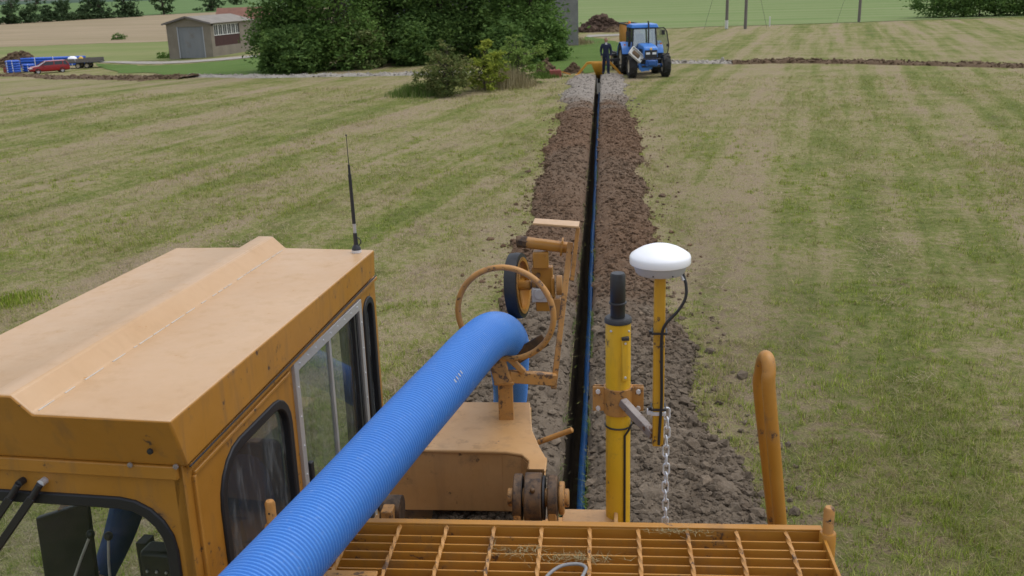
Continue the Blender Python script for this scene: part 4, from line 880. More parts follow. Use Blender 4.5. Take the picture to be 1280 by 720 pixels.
# ------------------------------------------------------------ the trenching machine
TM = thing('trenching_machine', 'yellow crawler trenching machine with glazed cab, steel grating and pipe guide', 'trencher', (-.3, 1.5, 0), 0, None, True)
def tp(name, m, mat, parent=TM, label=None, bevel=0, seg=2): return obj(name, m, mat, parent, label=label, bevel=bevel, seg=seg)
# cab frame of reference: v back along the cab, w to its far side
KA = Vector((-1.0, 2.06, 0)); KV_ = Vector((.0915, .9958, 0)).normalized(); KW = Vector((-.9958, .0915, 0)).normalized()
def K(v, w, z): return KA + KV_*v + KW*w + Z_*z
def on_v(px, py, v):
    d = Vector(ray(px, py)); c = Vector(CP); return c + d*((K(v, 0, 0)-c).dot(KV_)/d.dot(KV_))
RL = 1.567
prof = [(0, 3.35), (.355, 3.352), (.405, 3.398), (.46, 3.398), (.525, 3.352), (.86, 3.345)]
V = []; Fq = []
for (v, vb, zb0, wl) in ((0, .055, 3.205, .86), (RL, RL-.0, 3.25, .815)):
    for (w_, z_) in prof: V.append(K(v, min(w_, wl), z_))
    V.append(K(vb, wl-.015, zb0)); V.append(K(vb, .004, zb0))
n = 8
for i in range(n): Fq.append((i, (i+1) % n, n+(i+1) % n, n+i))
Fq += [list(range(n))[::-1], list(range(n, 2*n))]
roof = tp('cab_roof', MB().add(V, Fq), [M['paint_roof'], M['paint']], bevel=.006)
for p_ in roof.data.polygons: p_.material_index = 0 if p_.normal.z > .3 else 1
r2 = random.Random(5); v_ = .02
while v_ < RL-.04:
    L = r2.uniform(.015, .09); tp('sealant_bead', MB().tube([K(v_, .352, 3.353), K(min(v_+L, RL), .352, 3.353)], [.0020, .0012], 6), M['sealant'], roof); v_ += L+r2.choice([.006, .012, .045])
# walls, each a plate round its opening
def panel(name, pts_o, pts_i, o, ax, ay, az, t, mat=M['paint'], parent=TM): return tp(name, MB().ring(pts_o, pts_i, o, ax, ay, az, t), mat, parent, bevel=.003)
ZB, ZT = 1.75, 3.225
def opening(nm, frame, wall_o, rect, rad, glassmat, seal=.018, glass_off=.012, t=.03):
    """wall plate with a rounded window: plate, rubber seal and pane"""
    o, ax, ay, az = frame; x0, y0, x1, y1 = wall_o
    wl = panel(nm, rrect(x0, y0, x1, y1, .002), rrect(*rect, rad), o, ax, ay, az, t)
    r4 = rad if hasattr(rad, '__len__') else [rad]*4; a, b, c, d = rect
    s_ = tp('window_seal', MB().ring(rrect(a-.012, b-.012, c+.012, d+.012, [q+.012 for q in r4]), rrect(a+seal, b+seal, c-seal, d-seal, [max(q-seal, .01) for q in r4]), o-az*.008, ax, ay, az, t*.8), M['rubber'], wl, bevel=.004)
    tp('window_pane', MB().prism(rrect(a+.004, b+.004, c-.004, d-.004, [max(q-.004, .01) for q in r4]), o+az*glass_off, ax, ay, az, .005), glassmat, wl)
    return wl
RW = (K(0, .02, 0), KV_, Z_, KW)           # right-hand side as the photograph shows it
opening('side_wall', RW, (.06, ZB, .738, ZT), (.228, 2.32, .695, 3.128), [.08, .08, .10, .13], M['glass_dark'])
opening('rear_quarter_wall', RW, (1.41, ZB, 1.60, 3.24), (1.447, 2.3, 1.548, 3.172), [.03, .03, .05, .05], M['glass_dark'], .014)
LW = (K(0, .80, 0), KV_, Z_, KW); opening('far_side_wall', LW, (.06, ZB, 1.60, ZT), (.22, 2.05, 1.42, 3.10), .1, M['glass_clear'])
FW = (K(.06, .022, 0), KW, Z_, KV_); fwall = opening('windscreen_wall', FW, (0, ZB, .805, 3.205), (.05, 2.0, .765, 3.098), .13, M['glass_clear'], .02)
BW = (K(1.57, .05, 0), KW, Z_, KV_); opening('rear_wall', BW, (.0, ZB, .75, ZT), (.1, 2.3, .65, 3.08), .08, M['glass_clear'])
tp('cab_floor', MB().prism([(.1, .06), (1.56, .06), (1.56, .79), (.1, .79)], K(0, 0, ZB-.06), KV_, KW, Z_, .08), M['darkgrey'])
# raised ribs along the walls
m = MB(); m.bar(K(.054, .03, 3.188), K(.054, .80, 3.188), .014, .036); tp('trim_strip', m, M['paint'], fwall, bevel=.003)
m = MB(); m.bar(K(.075, .012, 3.196), K(1.59, .012, 3.232), .016, .012); tp('gutter', m, M['paint'], roof, bevel=.002)
tp('seam_grime', MB().tube([K(.062, .001, 3.203), K(RL, .001, 3.2475)], .0028, 6), M['rubber'], roof)  # thin dark tube drawn for the algae grime line along the fascia seam
m = MB(); m.bar(K(.10, .016, 1.8), K(.10, .016, 3.16), .012, .012); m.bar(K(.10, .016, 3.165), K(.72, .016, 3.185), .012, .012); tp('wall_rib', m, M['paint'], bevel=.003)
for (px, py) in ((163, 581), (220, 583)): q = on_v(px, py, .045); tp('bolt', MB().lathe([(0, 0), (.0068, 0), (.0068, .004), (.0, .005)], q, -KV_, 12), M['bare_arm'], fwall)
q = on_v(188, 564, .025); tp('fascia_hole', MB().lathe([(0, 0), (.008, 0), (.007, .005), (0, .006)], q, -KV_, 12), M['black'], roof)  # black disc drawn for the dark hole in the roof front
# sliding door-window in an aluminium frame
SW = (K(0, .02, 0), KV_, Z_, KW)
panel('door_wall', rrect(.738, ZB, 1.41, 3.232, .002), rrect(.75, 2.0, 1.398, 3.205, .004), *SW, .028)
fr = tp('sliding_window_frame', MB().ring(rrect(.748, 1.99, 1.40, 3.207, .006), rrect(.778, 2.03, 1.372, 3.170, .006), K(0, .008, 0), KV_, Z_, KW, .03), M['alu'], bevel=.002)
for (a, b, off) in ((.778, 1.075, .020), (1.07, 1.325, .028)): tp('window_pane', MB().prism([(a, 2.03), (b, 2.03), (b, 3.17), (a, 3.17)], K(0, off, 0), KV_, Z_, KW, .004), M['glass'], fr)
tp('pane_edge', MB().prism([(1.062, 2.03), (1.08, 2.03), (1.08, 3.17), (1.062, 3.17)], K(0, .014, 0), KV_, Z_, KW, .012), M['alu'], fr)
for a in (1.325, 1.350): tp('window_channel', MB().prism([(a, 2.03), (a+.016, 2.03), (a+.016, 3.17), (a, 3.17)], K(0, .015, 0), KV_, Z_, KW, .02), M['black'], fr)
tp('window_latch', MB().prism(rrect(.80, 2.76, .822, 2.84, .004), K(0, .006, 0), KV_, Z_, KW, .016), M['black'], fr, bevel=.003)
m = MB()
for k in range(9): m.lathe([(0, 0), (.003, 0), (.0025, .002), (0, .0025)], K(.79+.07*k, .008, 3.19), -KW, 8)
for k in range(10): m.lathe([(0, 0), (.003, 0), (.0025, .002), (0, .0025)], K(.763, .008, 3.12-.1*k), -KW, 8); m.lathe([(0, 0), (.003, 0), (.0025, .002), (0, .0025)], K(1.386, .008, 3.12-.1*k), -KW, 8)
tp('rivets', m, M['steel'], fr)
# wipers on the windscreen
for (px, mt) in ((27, 'black'), (54, 'steel')):
    a = on_v(px, 602, .052); b = on_v(px-14, 622, .035); c = on_v(px-95, 740, .045); o = tp('wiper', MB().lathe([(0, -.012), (.0095, -.012), (.0095, .012), (.0, .014)], a, -KV_, 12), M[mt])
    m = MB(); m.tube([a-KV_*.012, b], .009, 10); m.bar(b, c, .020, .012, KV_); tp('wiper_arm', m, M['black'], o, bevel=.002)
    tp('wiper_blade', MB().bar(c+(b-c)*.45+KV_*.012, c+(c-b)*.8+KV_*.012, .008, .016, KV_), M['rubber'], o)
# inside the cab: seat, console, dark screen board, control levers
m = MB(); m.box(K(.88, .47, 2.13), (.44, .46, .12), Matrix((KW, KV_, Z_)).transposed()); m.box(K(1.12, .47, 2.45), (.42, .10, .6), Matrix((KW, KV_, Z_)).transposed()); m.box(K(.9, .47, 1.92), (.3, .3, .3), Matrix((KW, KV_, Z_)).transposed()); tp('driver_seat', m, M['black'], bevel=.04, seg=3)
KM = Matrix((KW, KV_, Z_)).transposed()
q = on_v(204, 706, .38); m = MB(); m.box(q+Vector((0, 0, -.15)), (.105, .07, .42), KM); cn = tp('control_console', m, M['black'], bevel=.012)
for k in range(6): a = q-KV_*.037+KW*(-.03+.03*(k % 3))+Z_*(.0-.03*(k//3)); tp('switch', MB().lathe([(0, 0), (.005, 0), (.004, .004), (0, .005)], a, -KV_, 8), M['alu'], cn)
tp('side_panel', MB().box(q+KW*.075+Vector((0, .05, -.05)), (.03, .05, .2), KM), M['black'], cn)
a, b = on_v(44, 648, .42), on_v(108, 628, .42); c, d = on_v(122, 740, .42), on_v(58, 740, .42)
tp('screen_board', MB().add([a, b, c, d]+[p+KV_*.02 for p in (a, b, c, d)], [(0, 1, 2, 3), (7, 6, 5, 4), (0, 4, 5, 1), (1, 5, 6, 2), (2, 6, 7, 3), (3, 7, 4, 0)]), M['black'], bevel=.004)
tp('board_post', MB().bar(K(.46, .62, 1.8), (a+b)/2+KV_*.03, .04, .04), M['paint'])
for (px, py, bx, by) in ((113, 668, 92, 725), (135.5, 670, 138, 730)):
    kq = on_v(px, py, .33); b0 = on_v(bx, by, .40); lv_ = tp('control_lever', MB().tube([kq, kq.lerp(b0, .5)+KV_*-.004, b0, b0-Z_*.35], .0042, 8), M['steel'])
    tp('lever_knob', MB().lathe([(0.0001, -.013), (.008, -.011), (.0125, -.003), (.0125, .004), (.008, .011), (.0001, .013)], kq, Z_, 14), M['black'], lv_)
b0 = on_v(112, 724, .41); tp('lever_box', MB().box(b0-Z_*.2, (.12, .10, .36), KM), M['black'], bevel=.01)
# ---- driver seated in the cab, facing the windscreen (local -y)
J = {'pelvis': ((0, .04, 0), (.15, .12)), 'waist': ((0, .07, .16), (.14, .115)), 'chest': ((0, .06, .36), (.165, .125)), 'neck0': ((0, .05, .53), (.085, .075)), 'neck': ((0, .03, .59), (.055, .055)), 'head': ((0, .0, .69), (.078, .092)), 'crown': ((0, .015, .79), (.062, .075))}
E_ = [('pelvis', 'waist'), ('waist', 'chest'), ('chest', 'neck0'), ('neck0', 'neck'), ('neck', 'head'), ('head', 'crown')]
for s, n_ in ((1, 'l'), (-1, 'r')):
    J.update({n_+'hip': ((s*.09, -.05, -.01), (.095, .09)), n_+'knee': ((s*.13, -.42, .03), (.068, .07)), n_+'ankle': ((s*.12, -.44, -.36), (.05, .05)), n_+'toe': ((s*.12, -.58, -.40), (.045, .035)),
              n_+'sh': ((s*.20, .06, .49), (.075, .075)), n_+'elb': ((s*.27, -.04, .24), (.055, .055)), n_+'wri': ((s*.20, -.28, .22), (.038, .038)), n_+'hand': ((s*.185, -.36, .22), (.036, .024))})
    E_ += [('pelvis', n_+'hip'), (n_+'hip', n_+'knee'), (n_+'knee', n_+'ankle'), (n_+'ankle', n_+'toe'), ('chest', n_+'sh'), (n_+'sh', n_+'elb'), (n_+'elb', n_+'wri'), (n_+'wri', n_+'hand')]
def zone_d(c, n):
    if c.z < -.34: return 3
    if c.y < -.27 and c.z > .16 and abs(c.x) > .1: return 1
    if c.z > .75 or (c.z > .62 and c.y > .02): return 2
    return 1 if c.z > .575 else 0
dp = K(.84, .47, 2.27); drv = human('person', 'driver in blue work clothes sitting in the yellow cab', dp, R_(-5.2), J, E_, [((.19, -.30, .22), (-.1, -1, 0), (-1, 0, 0)), ((-.19, -.30, .22), (.1, -1, 0), (1, 0, 0))], zone_d, [M['denim'], M['skin'], M['hair'], M['boot']])
m = MB()
for s in (1, -1): m.lathe([(0, 0), (.011, .002), (.008, .009), (0, .012)], (s*.032, -.09, .70), (0, -1, 0), 8)
obj('eyes', m, M['black'], drv); obj('nose', MB().box((0, -.098, .67), (.026, .03, .045), None, (.5, .4)), M['skin'], drv, bevel=.006)

# ---- body, tracks and digging boom beneath
m = MB(); m.box((-.15, .75, 1.72), (1.3, 4.0, 1.45)); m.box((-.15, .5, 2.62), (1.25, 3.2, .34)); tp('engine_body', m, M['paint'], bevel=.03)
m = MB(); m.box((-1.35, 2.7, 1.62), (1.1, 2.4, .12)); m.bar((-.8, 1.9, 1.5), (-1.8, 1.9, 1.6), .12, .12); m.bar((-.8, 3.2, 1.5), (-1.8, 3.2, 1.6), .12, .12); tp('cab_platform', m, M['paint'])
for xc in (-1.0, .48):
    loop = [(-1.6+math.cos(a)*.42, .46+math.sin(a)*.42) for a in np.linspace(math.pi/2, 3*math.pi/2, 10)] + [(2.9+math.cos(a)*.42, .46+math.sin(a)*.42) for a in np.linspace(-math.pi/2, math.pi/2, 10)]
    inn = [((y-.65)*.975+.65, (z-.46)*.87+.46) for y, z in loop]; bl = tp('track_belt', MB().ring(loop, inn, (xc-.24, 0, 0), Y_, Z_, X_, .48), M['rust'])
    for y in (-1.6, -.7, .2, 1.1, 2.0, 2.9): tp('track_roller', MB().cyl((xc-.2, y, .46), (xc+.2, y, .46), .33, None, 20), M['rust'], bl)
    for k in range(30): tp('track_shoe', MB().box((xc, -1.6+k*.155, .025), (.5, .11, .05)), M['rust'], bl)
m = MB(); m.bar((-.28, 2.6, 1.5), (-.27, 5.3, -.35), .16, .35); tp('digging_boom', m, M['rust'])
m = MB(); m.box((-.60, 5.15, .85), (.30, .40, 1.5)); m.bar((-.45, 4.2, .9), (-.6, 5.1, .9), .1, .2); m.bar((-.3, 4.2, .6), (-.45, 4.2, .9), .1, .1); tp('pipe_chute', m, M['paint_worn'])

# ---- steel grating
GZ = 2.95; gx0, gx1 = -.83, .548
m = MB(); m.box(((gx0+gx1)/2, 2.288, GZ-.018), (gx1-gx0+.012, .007, .050)); m.box(((gx0+gx1)/2, 2.2955, GZ+.0105), (gx1-gx0+.012, .022, .006)); m.box((gx1+.003, 1.75, GZ-.016), (.008, 1.06, .05)); m.box((gx0-.003, 1.75, GZ-.016), (.008, 1.06, .05)); m.box((gx0+.3, 1.75, GZ-.06), (.05, 1.0, .04)); m.box((gx1-.3, 1.75, GZ-.06), (.05, 1.0, .04)); m.box((-.15, 1.7, GZ-.12), (.9, .06, .1))
grt = tp('grating', m, M['paint'], bevel=.0015)
bm_ = MB().box((0, 0, 0), (gx1-gx0, .0045, .036)).mesh('bar'); 
for k in range(1, 27):
    b_ = tp('bar', bm_, None, grt); b_.location = ((gx0+gx1)/2, 2.2845-.0385*k, GZ-.0185)
bm_.materials.append(M['paint'])
mb = MB(); nseg = 90; Vt = []
for i in range(nseg+1):
    y = -.51+1.02*i/nseg; a0 = y*34
    for q in range(4): a = a0+q*math.pi/2; Vt.append((math.cos(a)*.0058, y, math.sin(a)*.0058))
mb.add(Vt, [(i*4+q, i*4+(q+1) % 4, i*4+4+(q+1) % 4, i*4+4+q) for i in range(nseg) for q in range(4)]); rod_me = mb.mesh('rod'); rod_me.materials.append(M['paint_worn'])
for k in range(-6, 5):
    b_ = tp('rod', rod_me, None, grt); b_.location = (-.031+.1235*k, 1.776, GZ+.004)
def pin(px, y0, y1, ys, Yp):
    a = Vector(at_y(px, y0, Yp)); b = Vector(at_y(px, ys, Yp)); c = Vector((a.x, a.y, GZ-.075)); b = Vector((a.x, a.y, b.z))
    s_ = tp('pin_socket', MB().lathe([(0, c.z), (.0205, c.z), (.0205, b.z-.003), (.0185, b.z), (.012, b.z)], (a.x, a.y, 0), n=20), M['paint']); tp('pin', MB().lathe([(.0135, c.z+.01), (.0135, a.z-.006), (.010, a.z), (.0001, a.z+.001)], (a.x, a.y, 0), n=18), M['paint_worn'], s_)
    tp('pin_hole', MB().lathe([(0, 0), (.003, 0), (.003, .001), (0, .0012)], (a.x, a.y-.0133, a.z-.03), -Y_, 8), M['black'], s_); return a
a = pin(1037, 634, 690, 665, 2.262); tp('pin_lug', MB().box(((a.x+gx1)/2, a.y, GZ-.03), (a.x-gx1, .03, .05)), M['paint'])
a = pin(337, 626, 680, 656, 2.25); tp('pin_lug', MB().box(((a.x+gx0)/2, a.y, GZ-.03), (abs(a.x-gx0), .03, .05)), M['paint'])
a = Vector(at_z(432, 716, GZ+.02)); tp('cover_plate', MB().box((a.x, a.y-.03, GZ+.014), (.15, .09, .008)), M['paint_worn'], bevel=.002)

# ---- cowl with the pivot arm and its pins
cxl, cxr, ctz = -.715, -.262, 2.822; m = MB()
top = [(cxl, 3.40), (cxr, 3.40), (-.238, 3.16), (-.205, 3.03), (-.176, 2.94), (-.176, 2.86), (-.232, 2.86), (-.236, 2.93), (-.262, 2.975), (-.315, 2.992), (cxl, 3.0)]
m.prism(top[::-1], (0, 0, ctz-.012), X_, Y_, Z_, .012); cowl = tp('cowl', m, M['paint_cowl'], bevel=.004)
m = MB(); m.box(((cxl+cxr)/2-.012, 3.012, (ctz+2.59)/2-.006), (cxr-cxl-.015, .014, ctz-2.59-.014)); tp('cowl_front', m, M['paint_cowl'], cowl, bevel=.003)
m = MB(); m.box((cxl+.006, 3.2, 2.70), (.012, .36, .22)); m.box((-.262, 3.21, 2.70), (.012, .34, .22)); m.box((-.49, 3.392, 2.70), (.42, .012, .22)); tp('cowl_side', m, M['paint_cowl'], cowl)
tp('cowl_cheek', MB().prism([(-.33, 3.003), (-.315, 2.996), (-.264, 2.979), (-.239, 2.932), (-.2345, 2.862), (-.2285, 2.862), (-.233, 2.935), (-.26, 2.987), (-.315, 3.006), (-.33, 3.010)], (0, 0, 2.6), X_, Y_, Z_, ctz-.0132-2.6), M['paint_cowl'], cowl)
# curved arm end and eye
dc = Vector(at_y(674, 622, 2.72)); dz = dc.z; arc = [(2.94, ctz-.002), (2.90, ctz-.004), (2.86, ctz-.012), (2.81, dz+.082)]; 
eye = [(2.72+math.cos(a)*.076, dz+math.sin(a)*.076) for a in np.linspace(1.9, -3.6, 18)]
m = MB(); m.tube([(-.232, 2.72, dz), (-.180, 2.72, dz)], .076, 32); m.prism([(2.955, ctz-.013), (2.88, ctz-.016), (2.80, dz+.055), (2.77, dz-.03), (2.84, dz-.02), (2.95, ctz-.06)], (-.231, 0, 0), Y_, Z_, X_, .05)
arm = tp('pivot_arm', m, M['rust'], cowl, bevel=.004)
m = MB(); V = []; 
path = [(2.95, ctz), (2.87, ctz-.004), (2.825, ctz-.020), (2.785, dz+.062)]
for (y, z) in path: V += [(-.233, y, z), (-.177, y, z), (-.177, y+.006, z-.010), (-.233, y+.006, z-.010)]
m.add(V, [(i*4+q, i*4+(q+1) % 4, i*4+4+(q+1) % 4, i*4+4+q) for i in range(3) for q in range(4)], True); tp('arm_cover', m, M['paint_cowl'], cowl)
for (x0, x1, r_, mt) in ((-.266, -.240, .072, 'rust'), (-.162, -.132, .070, 'rust'), (-.129, -.112, .050, 'paint_worn')):
    m = MB().tube([(x0, 2.72, dz), (x1, 2.72, dz)], r_, 28)
    lg = tp('pivot_lug', m, M[mt], cowl, bevel=.004)
    if mt == 'rust': tp('lug_leg', MB().box(((x0+x1)/2, 2.715, dz-.13), (x1-x0-.004, .125, .24)), M['paint_worn'], bevel=.004)
tp('pivot_pin', MB().tube([(-.285, 2.72, dz), (-.098, 2.72, dz)], .028, 20), M['paint_worn'], cowl, bevel=.004)
tp('grease_nipple', MB().lathe([(0, 0), (.008, 0), (.008, .008), (.004, .014), (0, .015)], (-.205, 2.665, dz+.052), (0, -.7, .7), 10), M['rust'], cowl)
m = MB(); 
for x in (-.242, -.174): m.tube([(x-.003, 2.72, dz), (x+.003, 2.72, dz)], .067, 24)
tp('grease_ring', m, M['rubber'], cowl)
a, b = Vector(at_y(670, 554, 3.12)), Vector(at_y(716, 537, 3.10)); tp('release_lever', MB().tube([a+(a-b)*.5, a, b-(b-a)*.02, b], [.0095, .0095, .0095, .006], 12), M['paint_worn'], cowl)
# deck under the cowl
tp('deck', MB().box((-.46, 2.72, 2.52), (.66, .70, .03)).box((-.53, 3.23, 2.52), (.50, .32, .03)).box((-.46, 2.6, 2.3), (.5, .4, .42)), M['paint_worn'])
a = Vector(at_y(482, 628, 2.62)); tp('deck_bracket', MB().box((a.x, 2.64, 2.66), (.035, .05, .29)).box((a.x-.03, 2.68, 2.62), (.03, .12, .2)), M['paint_worn'], bevel=.004)
tp('deck_knuckle', MB().tube([(a.x-.03, 2.70, 2.76), (a.x+.03, 2.70, 2.76)], .05, 20), M['rust'])
# bent plate by the mast
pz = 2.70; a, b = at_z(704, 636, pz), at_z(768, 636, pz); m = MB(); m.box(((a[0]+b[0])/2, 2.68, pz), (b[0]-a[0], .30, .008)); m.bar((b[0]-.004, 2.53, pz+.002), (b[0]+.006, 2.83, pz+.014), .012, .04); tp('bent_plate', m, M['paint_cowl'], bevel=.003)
tp('plate_post', MB().box(((a[0]+b[0])/2, 2.70, 2.5), (.06, .1, .39)), M['paint'])

# ---- yellow mast
mx, my = .0505, 2.80; m = MB().lathe([(.0375, 1.9), (.0375, 3.338), (.0335, 3.342), (.0, 3.342)], (mx, my, 0), n=28); mast = tp('mast', m, M['mast'])
ang = math.atan2(-my, -mx)
def on_mast(px, py, r_=.0375):
    """point on the mast's near face seen at a pixel"""
    d = ray(px, py); ox, oy = CP[0]-mx, CP[1]-my; A_ = d[0]**2+d[1]**2; B_ = 2*(ox*d[0]+oy*d[1]); C_ = ox*ox+oy*oy-r_*r_; q = max(B_*B_-4*A_*C_, 0); return Vector(CP+d*((-B_-math.sqrt(q))/(2*A_)))
a, b = on_mast(780.5, 424), on_mast(780.5, 476); a.x = b.x = a.x; a.y = b.y = a.y; nrm = Vector((a.x-mx, a.y-my, 0)).normalized()
st = tp('cover_strip', MB().bar(a+nrm*.002, b+nrm*.002, .020, .008, nrm), M['mast'], mast, bevel=.002)
for p_ in (a-Z_*.012, b+Z_*.012): tp('screw', MB().lathe([(0, 0), (.0042, 0), (.0035, .003), (0, .0035)], p_+nrm*.005, nrm, 10), M['steel'], st)
tp('strip_cap', MB().box(a+nrm*.006+Z_*.004, (.022, .018, .008)), M['darkgrey'], st)
for px in (764, 786): p_ = on_mast(px, 414); n_ = Vector((p_.x-mx, p_.y-my, 0)).normalized(); tp('screw', MB().lathe([(0, 0), (.0038, 0), (.003, .003), (0, .0035)], p_, n_, 10), M['steel'], mast)
tp('mast_collar', MB().lathe([(.0, 3.341), (.0405, 3.341), (.0405, 3.351), (.036, 3.356), (.0, 3.356)], (mx, my, 0), n=28), M['darkgrey'], mast)
m = MB().lathe([(.0215, 3.355), (.0215, 3.400), (.0225, 3.402), (.0225, 3.484), (.019, 3.490), (0, 3.490)], (mx-.001, my, 0), n=28); rc = tp('laser_receiver', m, M['black'], mast)
tp('receiver_ring', MB().lathe([(.0225, 3.397), (.0262, 3.398), (.0262, 3.402), (.0225, 3.403)], (mx-.001, my, 0), n=28), M['darkgrey'], rc)
# clamp
cz = 3.095; m = MB()
m.lathe([(.0378, cz-.042), (.0435, cz-.042), (.0435, cz+.042), (.0378, cz+.042)], (mx, my, 0), n=28, smooth=False)
clp = tp('mast_clamp', m, M['paint_worn'], bevel=.001)
for s in (-1, 1):
    for dy in (-.008, .008): tp('clamp_flange', MB().box((mx+s*.058, my+dy, cz+.004), (.036, .007, .078)), M['paint_worn'], clp, bevel=.002)
    for z in (-.024, .030): tp('bolt', MB().tube([(mx+s*.060, my-.020, cz+z), (mx+s*.060, my+.02, cz+z)], .0072, 6, smooth=False), M['steel'], clp)
ga = Vector((.1615, 2.65)); arm_a = Vector((mx+.012, my-.043, 3.105)); arm_b = Vector((ga.x-.012, ga.y+.004, 3.045)); tp('mast_arm', MB().bar(arm_a, arm_b, .024, .024), M['bare_arm'], clp, bevel=.002)
# cable and tie on the mast
m = MB(); a = on_mast(781, 545, .041)
m.tube([a+Z_*.02+X_*.012, a+Z_*.036+X_*.018, a+Z_*.045+X_*.028, Vector((mx+.045, my-.008, a.z+.03))][::-1] + [a+Z_*.0, a-Z_*.1, a-Z_*.25, a-Z_*.5], .0036, 8); tp('mast_cable', m, M['black'], mast)
tp('cable_tie', MB().tube([(mx+math.cos(q)*.0395, my+math.sin(q)*.0395, a.z+.022) for q in np.linspace(0, 6.283, 29)[:-1]], .0028, 6, closed=True), M['black'], mast)

# ---- hand hoop on the machine's side
def leg(px0, py0, px1, py1, Yp): return Vector(at_y(px0, py0, Yp)), Vector(at_y(px1, py1, Yp))
n0, n1 = leg(976.5, 668, 961, 486, 2.55); f0_, f1_ = leg(969, 668, 949.5, 486, 2.65); ap = (n1+f1_)/2
pts = [n0-(n1-n0)*.8, n0, n0.lerp(n1, .5), n1] + [n1.lerp(ap, .12)+Z_*.050, n1.lerp(ap, .45)+Z_*.082, ap+Z_*.094, f1_.lerp(ap, .45)+Z_*.082, f1_.lerp(ap, .12)+Z_*.050] + [f1_, f1_.lerp(f0_, .5), f0_, f0_-(f1_-f0_)*.8]
tp('hand_hoop', MB().tube(spline(pts, 5), .0185, 18), M['paint'])
bt = n0-(n1-n0)*.8; tp('hoop_foot', MB().box((bt.x-.06, 2.68, bt.z+.02), (.16, .36, .03)), M['paint'])

# ---- pipe guide: ring, stem, roller wheel and bars
ry = 3.25; rc_ = Vector(at_y(631.5, 392, ry)); rr_ = .1675
gd = tp('guide_ring', MB().tube([rc_+Vector((math.cos(a)*rr_, -math.cos(a)*.03, math.sin(a)*rr_*.985)) for a in np.linspace(0, 6.2832, 65)[:-1]], .0105, 12, closed=True), M['paint_worn'])
m = MB(); m.bar((rc_.x-.035, ry+.004, rc_.z-rr_-.004), (rc_.x-.012, ry-.02, 2.965), .060, .014, Y_); m.bar((rc_.x-.008, ry, 2.97), (rc_.x-.008, ry, ctz-.004), .052, .02, Y_); m.box((rc_.x-.01, ry, 2.966), (.07, .05, .012)); tp('guide_stem', m, M['paint_worn'], gd, bevel=.003)
m = MB(); m.bar((rc_.x+.005, ry, 2.985), Vector(at_y(694, 474, 3.3)), .03, .042); m.bar((rc_.x+.01, ry, rc_.z-.165), (rc_.x+.06, ry, 3.0), .02, .02); tp('guide_arm', m, M['paint_worn'], gd, bevel=.003)
m = MB(); m.bar(Vector(at_y(637, 452, 3.36)), Vector(at_y(682, 424, 3.36)), .05, .012, Y_); tp('keeper_bar', m, M['rust'], gd, bevel=.002)
b0, b1 = Vector(at_y(692, 486, 3.3)), Vector(at_y(713, 303, 3.40)); q0, q1 = Vector(at_y(715, 350, 3.385)), Vector(at_y(722.5, 284, 3.385))
m = MB(); m.bar(b0, b1, .020, .012, Y_); m.bar(q0, q1, .014, .016, Y_); tp('upright_bar', m, M['paint_worn'], gd, bevel=.002)
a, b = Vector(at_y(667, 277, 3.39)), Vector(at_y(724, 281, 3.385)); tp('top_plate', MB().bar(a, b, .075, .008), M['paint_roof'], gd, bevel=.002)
Yt = 3.44; a, b = Vector(at_y(658, 303, Yt)), Vector(at_y(712, 310, Yt)); m = MB(); m.tube([a, b], .0205, 18); m.tube([a.lerp(b, .80), a.lerp(b, .84)], .034, 18); tb_ = tp('cross_tube', m, M['paint'], gd)
tp('tension_spring', MB().tube([a.lerp(b, -.22+.25*k/60)+Vector((0, math.cos(k*.9)*.018, math.sin(k*.9)*.018)) for k in range(60)], .004, 6), M['rust'], tb_)
a = Vector(at_y(676, 322, Yt)); m = MB(); m.box((a.x, Yt, a.z-.005), (.055, .05, .06)); m.box((a.x+.004, Yt+.01, a.z-.085), (.075, .035, .10)); m.bar((a.x+.04, Yt, a.z-.07), (a.x+.045, Yt, a.z-.20), .012, .05, Y_); m.box((a.x+.015, Yt, a.z-.165), (.07, .05, .06)); hg = tp('roller_bracket', m, M['paint'], gd, bevel=.004)
m = MB(); m.tube([(a.x+.055, Yt-.01, a.z-.10), (a.x+.075, Yt-.01, a.z-.10)], .036, 18); m.box((a.x+.055, Yt-.02, a.z-.185), (.03, .03, .08)); tp('pulley', m, M['paint_worn'], hg, bevel=.002)
m = MB(); m.tube([(a.x-.005, Yt-.045, a.z-.125), (a.x-.005, Yt-.02, a.z-.125)], .02, 14); m.box((a.x-.005, Yt-.03, a.z-.13), (.055, .02, .05)); tp('hydraulic_port', m, M['alu'], hg, bevel=.002)
for dz_ in (-.04, -.08): tp('bolt', MB().tube([(a.x-.01, Yt-.012, a.z+dz_-.02), (a.x-.01, Yt-.03, a.z+dz_-.02)], .009, 6, smooth=False), M['rust'], hg)
wc = Vector(at_y(647, 357, 3.46)); wa = Vector((.985, -.15, .07)).normalized(); R0 = .118
wh = tp('roller_wheel', MB().lathe([(0, -.02), (.018, -.02), (.018, .045), (.012, .05), (0, .05)], wc, wa, 20), M['paint'], gd)
tp('roller_tyre', MB().lathe([(R0*.86, -.022), (R0, -.021), (R0*1.02, 0), (R0, .021), (R0*.86, .022)], wc, wa, 40), M['rubber'], wh)
tp('roller_rim', MB().lathe([(R0*.87, -.021), (R0*.87, .025), (R0*.76, .023), (R0*.76, -.019), (R0*.87, -.021)], wc, wa, 40), M['paint'], wh)
u = wa.orthogonal().normalized(); v2 = wa.cross(u)
for k in range(5): a_ = 2*math.pi*k/5+.4; dd = u*math.cos(a_)+v2*math.sin(a_); tp('spoke', MB().bar(wc+dd*.02, wc+dd*R0*.80, .02, .014, wa), M['paint'], wh)
tp('roller_axle', MB().tube([wc, wc+wa*.10], .012, 12), M['rust'], wh)

